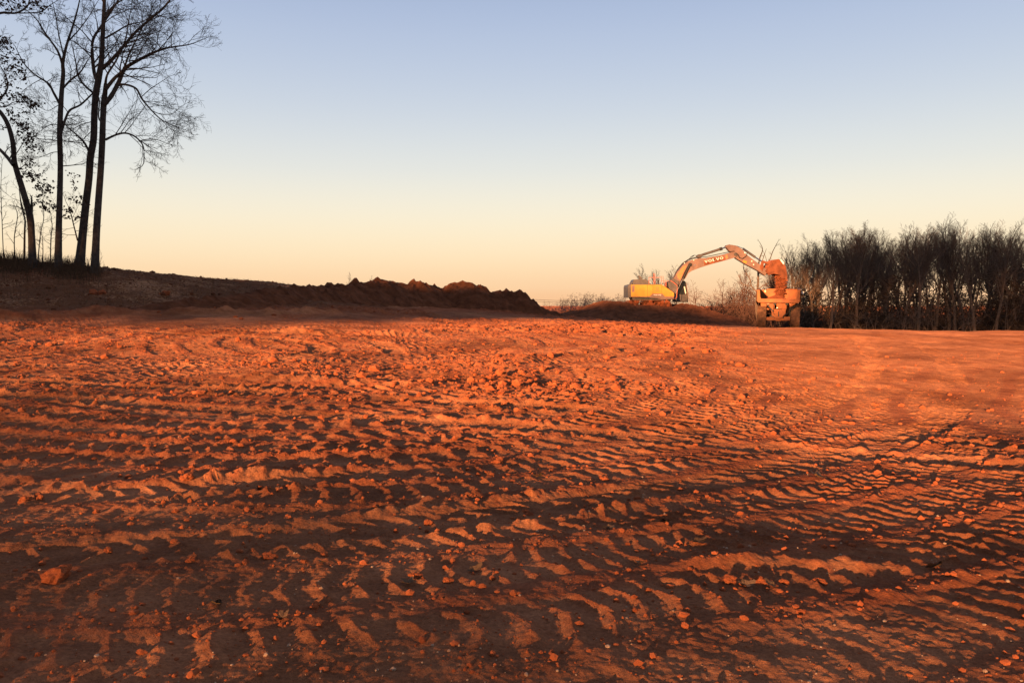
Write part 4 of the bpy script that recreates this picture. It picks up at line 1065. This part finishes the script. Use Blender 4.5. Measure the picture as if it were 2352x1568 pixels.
# cab on the far side
YC0, YC1 = 74.35, 75.45
cab_pts = [e6(1190, 745, YC0), e6(1290, 700, YC0), e6(1690, 690, YC0), e6(1752, 765, YC0), e6(1800, 1100, YC0), e6(1795, 1290, YC0), e6(1420, 1290, YC0), e6(1400, 1010, YC0), e6(1190, 900, YC0)]
cab = K.prism('cab', cab_pts, YC0, YC1, M['black'], bevel=.05)
K.prism('cab_window', [e6(1215, 760, YC0), e6(1300, 722, YC0), e6(1440, 715, YC0), e6(1440, 980, YC0), e6(1405, 980, YC0), e6(1215, 880, YC0)], YC0 - .012, YC0 + .02, M['glass'], cab, bevel=.004)
K.prism('cab_window', [e6(1470, 715, YC0), e6(1680, 712, YC0), e6(1735, 790, YC0), e6(1765, 1060, YC0), e6(1470, 1060, YC0)], YC0 - .012, YC0 + .02, M['glass'], cab, bevel=.004)
K.prism('cab_door_panel', [e6(1470, 1080, YC0), e6(1768, 1080, YC0), e6(1775, 1262, YC0), e6(1470, 1262, YC0)], YC0 - .010, YC0 + .02, M['darkgrey'], cab, bevel=.01)
K.tube('windscreen_pillar', [e6(1740, 770, YC0 - .03), e6(1775, 960, YC0 - .03), e6(1800, 1200, YC0 - .03)], .025, M['grey'], cab, 6)
K.prism('cab_mirror', [e6(1672, 860, 74.1), e6(1705, 850, 74.1), e6(1745, 1050, 74.1), e6(1715, 1060, 74.1)], 74.08, 74.14, M['white'], cab, bevel=.01)
# front handrail and step
K.tube('front_rail', [e6(1300, 680, YN + .1), e6(1400, 750, YN + .1), e6(1482, 815, YN + .1), e6(1492, 920, YN + .1), e6(1472, 1165, YN + .1), e6(1425, 1195, YN + .1)], .03, M['rail'], sides=8)
K.prism('boom_bracket', [e6(1230, 720, 73.3), e6(1380, 620, 73.3), e6(1540, 700, 73.3), e6(1500, 900, 73.3), e6(1440, 1200, 73.3), e6(1300, 1200, 73.3)], 73.3, 73.42, M['darkgrey'])
K.prism('boom_bracket', [e6(1230, 720, 74.2), e6(1380, 620, 74.2), e6(1540, 700, 74.2), e6(1500, 900, 74.2), e6(1440, 1200, 74.2), e6(1300, 1200, 74.2)], 74.18, 74.3, M['darkgrey'])
K.prism('front_frame', [e6(1395, 1040, 73.2), e6(1470, 1060, 73.2), e6(1480, 1240, 73.2), e6(1395, 1215, 73.2)], 73.2, 74.3, M['darkgrey'])
# boom
boom = K.prism('boom', [e1(*p) for p in [(745, 602), (690, 562), (700, 520), (740, 445), (798, 375), (868, 326), (955, 302), (1060, 292), (1250, 258), (1335, 232), (1395, 226), (1420, 240), (1424, 262), (1400, 286),
        (1300, 316), (1150, 356), (1000, 402), (905, 438), (862, 466), (835, 516), (795, 560)]], YB0, YB1, M['grey'], bevel=.03)
K.prism('boom_panel', [e1(*p) for p in [(735, 480), (752, 455), (800, 392), (845, 372), (835, 400), (770, 545), (740, 515)]], YB0 - .014, YB0 + .01, M['decal'], boom, bevel=.005)
K.prism('name_plate', [e1(1036, 320), e1(1262, 268), e1(1285, 300), e1(1280, 318), e1(1045, 378)], YB0 - .008, YB0 + .01, M['muddy'], boom, bevel=0)
lettering(K, 'lettering', 'VOLVO', e1(1048, 352, YB0), e1(1264, 304, YB0), .235, YB0 - .022, M['white'], boom)
K.prism('boom_decal', [e1(1283, 268), e1(1302, 255), e1(1312, 288), e1(1290, 306)], YB0 - .014, YB0 + .01, M['decal'], boom, bevel=0)
K.tube('hydraulic_line', [e1(690, 535, YB0 + .05), e1(738, 432, YB0 + .05), e1(796, 362, YB0 + .05), e1(866, 314, YB0 + .05), e1(955, 290, YB0 + .05), e1(1060, 281, YB0 + .05), e1(1330, 224, YB0 + .05), e1(1385, 218, YB0 + .05)], .035, M['black'], boom, 6)
K.tube('hydraulic_line', [e1(690, 525, YB1 - .1), e1(738, 425, YB1 - .1), e1(796, 354, YB1 - .1), e1(866, 308, YB1 - .1), e1(955, 284, YB1 - .1)], .035, M['black'], boom, 6)
for k in range(3):
    K.tube('hose', [e1(860 + 8 * k, 318, YM + .1 * k), e1(890 + 10 * k, 280, YM + .1 * k), e1(925 + 5 * k, 262, YM + .1 * k), e1(965, 268, YM + .1 * k)], .018, M['black'], boom, 6)
for p in [(818, 352), (758, 430), (924, 318), (940, 372), (928, 378), (1062, 296), (1190, 272)]:
    K.disc('pipe_clamp', e1(*p), .045, YB0 - .03, YB0 + .02, M['glintwhite'] if p[0] in (818, 924) else M['steel'], boom, 10, 0)
K.disc('boom_pin', e1(1397, 252), .16, YB0 - .07, YB1 + .07, M['darkgrey'], boom)
K.disc('boom_pin', e1(880, 368), .15, YB0 - .16, YB1 + .16, M['black'], boom)
for yy in (YB0 - .11, YB1 + .11):
    cyl = K.tube('boom_cylinder', [e1(880, 368, yy), e1(795, 540, yy)], .105, M['black'])
    K.tube('piston_rod', [e1(795, 540, yy), e1(700, 735, yy)], .06, M['steel'], cyl)
    K.disc('gland', e1(797, 536, yy), .12, yy - .1, yy + .1, M['darkgrey'], cyl, 14)
    K.tube('hose', [e1(860, 380, yy - .05), e1(810, 470, yy - .12), e1(775, 560, yy - .1), e1(740, 640, yy - .05)], .03, M['black'], cyl, 6)
# stick cylinder on top of the boom
sc_ = K.tube('stick_cylinder', [e1(955, 282, YM), e1(1040, 252, YM), e1(1240, 188, YM)], .12, M['darkgrey'])
K.disc('cylinder_mount', e1(985, 276, YM), .2, YM - .2, YM + .2, M['darkgrey'], sc_, 14)
K.tube('gland', [e1(1215, 196, YM), e1(1245, 187, YM)], .15, M['black'], sc_)
K.tube('piston_rod', [e1(1240, 188, YM), e1(1312, 163, YM)], .065, M['steel'], sc_)
# stick
stick = K.prism('stick', [e1(*p) for p in [(1290, 160), (1300, 147), (1330, 140), (1405, 153), (1470, 190), (1520, 250), (1600, 312), (1700, 384), (1748, 418), (1760, 450), (1735, 492), (1700, 470), (1660, 440), (1520, 366), (1410, 300), (1350, 230), (1318, 200)]], YM - .27, YM + .27, M['grey'], bevel=.03)
K.tube('hydraulic_line', [e1(1410, 158, YM - .2), e1(1480, 185, YM - .3), e1(1530, 215, YM - .3)], .03, M['steel'], stick, 6)
K.tube('hose', [e1(1400, 240, YB0 - .08), e1(1425, 255, YB0 - .1), e1(1440, 290, YB0 - .1), e1(1475, 300, YB0 - .08), e1(1520, 270, YM - .3), e1(1530, 235, YM - .3)], .035, M['black'], stick, 6)
K.prism('stick_decal', [e1(1484, 318, YM - .27), e1(1527, 330, YM - .27), e1(1520, 356, YM - .27), e1(1478, 340, YM - .27)], YM - .285, YM - .26, M['yellow'], stick, bevel=0)
for p in [(1580, 330), (1600, 368), (1500, 235)]: K.disc('stick_bolt', e1(*p, YM - .27), .05, YM - .3, YM - .2, M['glintwhite'], stick, 10, 0)
bc = K.tube('bucket_cylinder', [e1(1480, 188, YM), e1(1620, 285, YM)], .105, M['darkgrey'])
K.tube('piston_rod', [e1(1620, 285, YM), e1(1705, 340, YM)], .06, M['steel'], bc)
for yy in (YM - .34, YM + .34):
    K.prism('bucket_link', [e1(1672, 405, yy), e1(1690, 330, yy), e1(1715, 325, yy), e1(1712, 395, yy), e1(1698, 440, yy)], yy - .05, yy + .05, M['muddy'])
    K.prism('bucket_link', [e1(1690, 330, yy), e1(1708, 322, yy), e1(1775, 350, yy), e1(1770, 372, yy), e1(1705, 348, yy)], yy - .11, yy - .02, M['muddy'])
# bucket
BK0, BK1 = YM - .8, YM + .8
outer = [(1748, 440), (1742, 400), (1765, 350), (1800, 318), (1850, 310), (1895, 335), (1932, 395), (1945, 470), (1950, 540), (1960, 560)]
inner = [(1946, 560), (1936, 540), (1930, 470), (1916, 402), (1884, 350), (1848, 328), (1806, 335), (1780, 362), (1762, 402), (1766, 432)]
bucket = K.prism('bucket', [e1(*p, YM) for p in outer + inner], BK0, BK1, M['muddy'], bevel=.02)
for yy in (BK0, BK1 - .06):
    K.prism('bucket_side', [e1(*p, YM) for p in [(1742, 492), (1700, 445), (1738, 400), (1765, 352), (1800, 322), (1850, 314), (1893, 338), (1930, 397), (1942, 470), (1947, 540), (1925, 530), (1880, 525), (1868, 492), (1800, 474), (1765, 482)]], yy - .01, yy + .05, M['muddy'], bucket, bevel=.012)
for k in range(5):
    yk = BK0 + .1 + k * (BK1 - BK0 - .2) / 4
    K.prism('bucket_tooth', [e1(*p, YM) for p in [(1938, 535), (1954, 530), (1966, 556), (1988, 572), (1984, 580), (1955, 570)]], yk - .06, yk + .06, M['steel'], bucket, bevel=.008)
K.prism('glint_plate', [e1(*p, YM) for p in [(1868, 322), (1880, 316), (1912, 352), (1908, 372), (1896, 362)]], BK0 - .03, BK0 + .12, M['glintwhite'], bucket, bevel=.01)  # pale piece standing in for a sun glint on the bucket
# undercarriage
def track(y0, y1):
    zc, hh, xa, xb = 1.17, .46, e6(140, 0).x, e6(1330, 0).x
    tr_root = K.prism('track_frame', [(xa + .5, zc - .2), (xb - .5, zc - .2), (xb - .4, zc + .1), (xa + .4, zc + .1)], y0 + .12, y1 - .1, M['muddy'])
    xa += hh; xb -= hh; Lf = xb - xa; per = 2 * Lf + 2 * math.pi * hh; ns = 44
    bm = bmesh.new()
    for k in range(ns):
        s_ = per * k / ns
        if s_ < Lf: p, a = (xa + s_, zc + hh), 0
        elif s_ < Lf + math.pi * hh: t = (s_ - Lf) / hh; p, a = (xb + hh * math.sin(t), zc + hh * math.cos(t)), t
        elif s_ < 2 * Lf + math.pi * hh: p, a = (xb - (s_ - Lf - math.pi * hh), zc - hh), math.pi
        else: t = (s_ - 2 * Lf - math.pi * hh) / hh; p, a = (xa - hh * math.sin(t), zc - hh * math.cos(t)), math.pi + t
        m = Matrix.Translation((p[0], (y0 + y1) / 2, p[1])) @ Matrix.Rotation(a, 4, 'Y')
        bmesh.ops.create_cube(bm, size=1, matrix=m @ Matrix.Diagonal((per / ns * .96, y1 - y0, .045, 1)))
        bmesh.ops.create_cube(bm, size=1, matrix=m @ Matrix.Translation((.03, 0, .035)) @ Matrix.Diagonal((.025, y1 - y0, .05, 1)))
    tag(K.add('track_shoes', bm, M['muddy'], tr_root), kind='stuff')
    K.disc('sprocket', Vector((xa, 0, zc)), hh * .85, y0 + .05, y1 - .1, M['muddy'], tr_root, 20)
    K.disc('idler', Vector((xb, 0, zc)), hh * .85, y0 + .05, y1 - .1, M['muddy'], tr_root, 20)
    for k in range(7): K.disc('roller', Vector((xa + .3 + (Lf - .6) * k / 6, 0, zc - .26)), .15, y0 + .05, y1 - .1, M['muddy'], tr_root, 12, 0)
    # caked clay
    bm = bmesh.new(); rg2 = random.Random(int(y0 * 10))
    for _ in range(46):
        b2 = ico(1, rg2.random() * 50, rough=.4, flat=.9); sc2 = rg2.uniform(.07, .2); o2 = Vector((rg2.uniform(xa - .3, xb + .3), y0 + .03, zc + rg2.uniform(-.3, .42)))
        vm = {v: bm.verts.new(v.co * sc2 + o2) for v in b2.verts}
        for f in b2.faces: bm.faces.new([vm[v] for v in f.verts])
        b2.free()
    tag(K.add('caked_clay', bm, M['clod'], tr_root), kind='stuff')
track(YN - .12, YN + .5)
track(YF - .4, YF + .22)
K.box('car_body', Vector((13.0, 74.0, 1.3)), (2.2, 2.2, .5), M['muddy'])
K.prism('swing_ring', [(13.0 + .75 * math.cos(k * math.pi / 12), 0) for k in range(3)] and [(12.2, 1.5), (13.8, 1.5), (13.8, 1.76), (12.2, 1.76)], 73.3, 74.7, M['darkgrey'])

# ------------------------------------------------------------------ dump truck
TY = 69.0
tc_ = E8(832, 1410, TY)
tz0 = min(gz(tc_.x - 1.5, 70), gz(tc_.x + 1.5, 70)) - .06
tz0 = tc_.z
tk = empty('dump_truck', (tc_.x, TY, tz0), 'dusty yellow dump truck seen from behind being loaded under the bucket', 'dump truck')
D = Kit(tk)
def e8(x, y, Y=TY): return E8(x, y, Y)
YR, YH = TY, TY + 5.6
xl, xr = e8(412, 0).x, e8(1254, 0).x
zl0, zl1 = e8(0, 905).z, e8(0, 828).z
body = D.prism('dump_body', [(xl, zl1 + .1), (xl, zl0 + .12), (xl + .12, zl0), (xr - .12, zl0), (xr, zl0 + .12), (xr, zl1 + .1), (xr - .05, zl1), (xl + .05, zl1)], YR, YR + .3, M['truckpaint'], bevel=.03)
def slab(name, quad, thick, mat, parent=None):
    """quad of four world points given a thickness along its normal"""
    bm = bmesh.new(); q = [Vector(p) for p in quad]; nrm = (q[1] - q[0]).cross(q[3] - q[0]).normalized() * thick
    a = [bm.verts.new(p) for p in q]; b = [bm.verts.new(p + nrm) for p in q]
    bm.faces.new(a); bm.faces.new(b[::-1])
    for i in range(4): bm.faces.new((a[i], b[i], b[(i + 1) % 4], a[(i + 1) % 4]))
    return D.add(name, bm, mat, parent, bevel=.012)
zt = e8(0, 655).z
for sx, x0 in ((1, xl), (-1, xr)):
    D.prism('rear_post', [(x0, zl1 - .02), (x0 + sx * .34, zl1 - .005), (x0 + sx * .27, zl1 + .16), (x0 + sx * .22, zt), (x0, zt + .02)], YR + .02, YR + .24, M['truckpaint'], body)
    slab('body_side', [(x0, YR + .25, zl0 + .1), (x0 - sx * .03, YH, zl0 - .25), (x0 - sx * .03, YH, zt + .18), (x0, YR + .25, zt)], sx * -.09 if sx < 0 else -.09, M['shadedbed'], body)
    slab('top_rail', [(x0 - sx * .05, YR + .02, zt), (x0 - sx * .05, YH, zt + .18), (x0 + sx * .16, YH, zt + .18), (x0 + sx * .16, YR + .02, zt)], .09, M['truckpaint'], body)
    for k in range(4):
        D.box('side_rib', Vector((x0 - sx * .06, YR + .9 + k * 1.25, (zl0 + zt) / 2 + .05)), (.1, .18, zt - zl0 - .1), M['truckpaint'], body, bevel=.02)
    slab('floor_side', [(x0 + sx * .05, YR + .3, zl1 - .05), (x0 + sx * .05, YH, zl0 + .1), (tc_.x - sx * .5, YH, zl0 - .45), (tc_.x - sx * .5, YR + .3, zl1 - .12)], -.06 * sx, M['shadedbed'], body)
slab('floor', [(tc_.x - .6, YR + .25, zl1 - .1), (tc_.x + .6, YR + .25, zl1 - .1), (tc_.x + .6, YH, zl0 - .45), (tc_.x - .6, YH, zl0 - .45)], -.08, M['shadedbed'], body)
hx0, hx1, hz = tc_.x - 1.19, tc_.x + 1.72, E8(0, 636, YH).z
D.prism('headboard', [(xl + .02, zl0 - .3), (xr - .02, zl0 - .3), (xr - .02, zt + .1), (hx1, hz - .1), (hx1, hz), (hx0, hz), (hx0, hz - .1), (xl + .02, zt + .1)], YH, YH + .12, M['truckpaint'], body)
D.box('headboard_rim', Vector(((hx0 + hx1) / 2, YH - .05, hz - .02)), (hx1 - hx0, .14, .09), M['truckpaint'], body)
# rear frame
D.prism('hitch_box', [e8(700, 1035), e8(972, 1030), e8(960, 1150), e8(905, 1180), e8(880, 1218), e8(770, 1218), e8(690, 1160)], TY + .45, TY + 2.0, M['truckpaint'], bevel=.03)
D.prism('hitch_slot', [e8(820, 1082), e8(838, 1082), e8(838, 1178), e8(820, 1178)], TY + .435, TY + .5, M['black'], bevel=0)
D.prism('frame_plate', [e8(690, 925), e8(748, 915), e8(742, 1032), e8(690, 1100), e8(665, 1020)], TY + .4, TY + 1.4, M['truckpaint'], bevel=.02)
D.prism('frame_plate', [e8(760, 915), e8(985, 915), e8(985, 1028), e8(870, 1028), e8(800, 985)], TY + .62, TY + 1.6, M['truckpaint'], bevel=.02)
D.disc('hinge_drum', e8(850, 965), .27, TY + .5, TY + .7, M['truckpaint'], seg=24)
D.disc('tow_eye', e8(800, 1008), .06, TY + .38, TY + .6, M['glintwhite'], seg=12, bevel=0)
for cx_ in (622, 750, 990): D.disc('hinge_pin', e8(cx_, 925), .13, TY + .28, TY + .8, M['black'], seg=14)
D.prism('mudguard', [e8(470, 912), e8(590, 912), e8(585, 992), e8(475, 985)], TY + .5, TY + .58, M['truckpaint'])
D.prism('mudguard', [e8(1040, 915), e8(1170, 915), e8(1090, 965), e8(1045, 985)], TY + .5, TY + .58, M['truckpaint'])
D.tube('frame_strut', [e8(560, 935, TY + .4), e8(700, 1085, TY + .4)], .055, M['darkgrey'], sides=8)
D.tube('frame_strut', [e8(1180, 925, TY + .5), e8(1030, 1010, TY + .5), e8(985, 1100, TY + .5)], .07, M['black'], sides=8)
D.prism('fender_bracket', [e8(560, 920), e8(690, 920), e8(690, 1010), e8(640, 1010)], TY + .46, TY + .54, M['truckpaint'])
for a, b in (((640, 1050), (665, 1160)), ((1005, 960), (995, 1150)), ((1035, 990), (1030, 1160))):
    D.tube('suspension_cylinder', [e8(*a, TY + .8), e8(*b, TY + .8)], .12, M['black'], sides=10)
D.tube('hose', [e8(690, 960, TY + .38), e8(705, 1060, TY + .36), e8(690, 1110, TY + .36), e8(735, 1140, TY + .38)], .025, M['black'], sides=6)
D.tube('hose', [e8(985, 1120, TY + .38), e8(930, 1140, TY + .36), e8(900, 1170, TY + .36), e8(890, 1215, TY + .38)], .05, M['black'], sides=6)
D.prism('axle_housing', [e8(580, 1205), e8(700, 1190), e8(760, 1220), e8(880, 1222), e8(905, 1195), e8(1055, 1190), e8(1055, 1265), e8(900, 1262), e8(830, 1280), e8(740, 1258), e8(590, 1262)], TY + .7, TY + 1.3, M['truckpaint'], bevel=.04)
D.prism('axle_bracket', [e8(905, 1185), e8(1050, 1180), e8(1052, 1255), e8(920, 1250)], TY + .48, TY + .62, M['truckpaint'])
D.box('chassis_beam', Vector((tc_.x - .45, TY + 4, tz0 + 1.25)), (.22, 6.6, .4), M['darkgrey']); D.box('chassis_beam', Vector((tc_.x + .45, TY + 4, tz0 + 1.25)), (.22, 6.6, .4), M['darkgrey'])
# wheels
def wheel(cx_, cy_, rad, w):
    cz = tz0 + rad
    prof = [(-w / 2, rad * .55), (-w / 2, rad * .82), (-w * .44, rad * .93), (-w * .30, rad * .965), (w * .30, rad * .965), (w * .44, rad * .93), (w / 2, rad * .82), (w / 2, rad * .55)]
    bm = bmesh.new(); ns = 36; rings = []
    for k in range(ns):
        a = 2 * math.pi * k / ns
        rings.append([bm.verts.new((cx_ + x_, cy_ + r_ * math.cos(a), cz + r_ * math.sin(a))) for x_, r_ in prof])
    for k in range(ns):
        A, B = rings[k], rings[(k + 1) % ns]
        for j in range(len(prof) - 1): bm.faces.new((A[j], A[j + 1], B[j + 1], B[j]))
        bm.faces.new((A[-1], A[0], B[0], B[-1]))
    for k in range(26):                                                     # tread bars
        for sd in (-1, 1):
            a = 2 * math.pi * (k + (.5 if sd > 0 else 0)) / 26
            m = Matrix.Translation((cx_, cy_, cz)) @ Matrix.Rotation(a, 4, 'X') @ Matrix.Translation((sd * w * .24, rad * .965, 0)) @ Matrix.Rotation(sd * .45, 4, 'Y') @ Matrix.Diagonal((w * .50, rad * .07, rad * .085, 1))
            bmesh.ops.create_cube(bm, size=1, matrix=m)
    ty_ = D.add('wheel', bm, M['tyre'])
    bm = bmesh.new()
    bmesh.ops.create_cone(bm, cap_ends=True, segments=28, radius1=rad * .56, radius2=rad * .56, depth=w * .7, matrix=Matrix.Translation((cx_, cy_, cz)) @ Matrix.Rotation(R(90), 4, 'Y'))
    D.add('rim', bm, M['truckpaint'], ty_, bevel=.02)
RW = .9
for xx in (tc_.x - 1.50, tc_.x + 1.41):
    wheel(xx, TY + 1.25, RW, .80); wheel(xx, TY + 3.15, RW, .80); wheel(xx, TY + 8.2, RW, .80)
for yy in (TY + 3.15, TY + 8.2): D.tube('axle', [Vector((tc_.x - 1.5, yy, tz0 + RW)), Vector((tc_.x + 1.41, yy, tz0 + RW))], .2, M['darkgrey'])
cabt = D.prism('cab', [(tc_.x - 1.3, tz0 + 1.2), (tc_.x + 1.3, tz0 + 1.2), (tc_.x + 1.3, tz0 + 2.6), (tc_.x + 1.1, tz0 + 3.3), (tc_.x - 1.1, tz0 + 3.3), (tc_.x - 1.3, tz0 + 2.6)], TY + 6.3, TY + 8.2, M['truckpaint'], bevel=.06)
D.prism('rear_window', [(tc_.x - 1.0, tz0 + 2.5), (tc_.x + 1.0, tz0 + 2.5), (tc_.x + .9, tz0 + 3.15), (tc_.x - .9, tz0 + 3.15)], TY + 6.285, TY + 6.32, M['glass'], cabt, bevel=0)
D.box('bonnet', Vector((tc_.x, TY + 9.3, tz0 + 1.75)), (2.3, 2.1, 1.2), M['truckpaint'], bevel=.08)
pm = Vector((tc_.x + 2.12, TY + 5.9, E8(0, 700, TY + 5.9).z)); pm2 = Vector((tc_.x - 1.33, YH - .1, E8(0, 680, YH).z))
D.tube('mirror_arm', [Vector((tc_.x + 1.25, TY + 6.6, tz0 + 2.7)), pm + Vector((0, .1, 0))], .03, M['black'], sides=6)
D.box('mirror', pm, (.24, .10, .22), M['glintwhite'], bevel=.03)  # mirror coloured near-white to show as a sun glint
D.box('marker_lamp', pm2, (.14, .08, .22), M['yellow'], bevel=.02)
for sx in (-1, 1): D.box('tail_lamp', Vector((tc_.x + sx * .95, TY + .28, zl0 - .12)), (.2, .1, .1), M['decal'], bevel=.01)

TYAW = -math.atan2(tc_.x, TY)
tk.rotation_euler = (0, R(1.0), TYAW); tk.scale = (.95, .95, .98)
# soil in the bed and falling from the bucket
xs, ys = np.linspace(xl + .22, xr - .22, 50), np.linspace(YR + .5, YH - .05, 70)
X, Y = np.meshgrid(xs, ys)
Hs = zl1 - .28 + .55 * np.exp(-((X - tc_.x + .05) / .75) ** 2 - ((Y - TY - 3.6) / 1.3) ** 2) + .22 * np.exp(-((X - tc_.x + .9) / .6) ** 2 - ((Y - TY - 4.0) / 1.2) ** 2) + .10 * fbm(X * 2.5, Y * 2.5, 2, 4)
cy_, sy_ = math.cos(TYAW), math.sin(TYAW)
X, Y = tc_.x + ((X - tc_.x) * cy_ - (Y - TY) * sy_) * .95, TY + ((X - tc_.x) * sy_ + (Y - TY) * cy_) * .95
i = np.arange(X.size).reshape(X.shape)
Fq = np.stack([i[:-1, :-1], i[:-1, 1:], i[1:, 1:], i[1:, :-1]], -1).reshape(-1, 4)
tag(link('soil_load', np_mesh('soil_load', np.stack([X, Y, Hs], -1).reshape(-1, 3), Fq), M['fresh']), 'heap of red soil lying in the bed of the dump truck', 'soil', kind='stuff')
fr = np.random.default_rng(9); pts = []
for _ in range(2300):
    t = fr.random() ** .9
    c = e1(1905 - 15 * t, 500 + 230 * t, YM)
    wdt = (.34 - .04 * t) * (1 if fr.random() < .92 else 1.35)
    pts.append((c.x + fr.uniform(-1, 1) * wdt * .9 + fr.normal() * .05, YM - .1 + fr.normal() * .28, c.z + fr.normal() * .05))
sizes = np.clip(.022 + .03 * fr.pareto(2.2, len(pts)), .022, .13)
scatter('falling_soil', pts, sizes, M['fresh'], 'stream of red soil pouring from the bucket into the truck bed', 'soil')
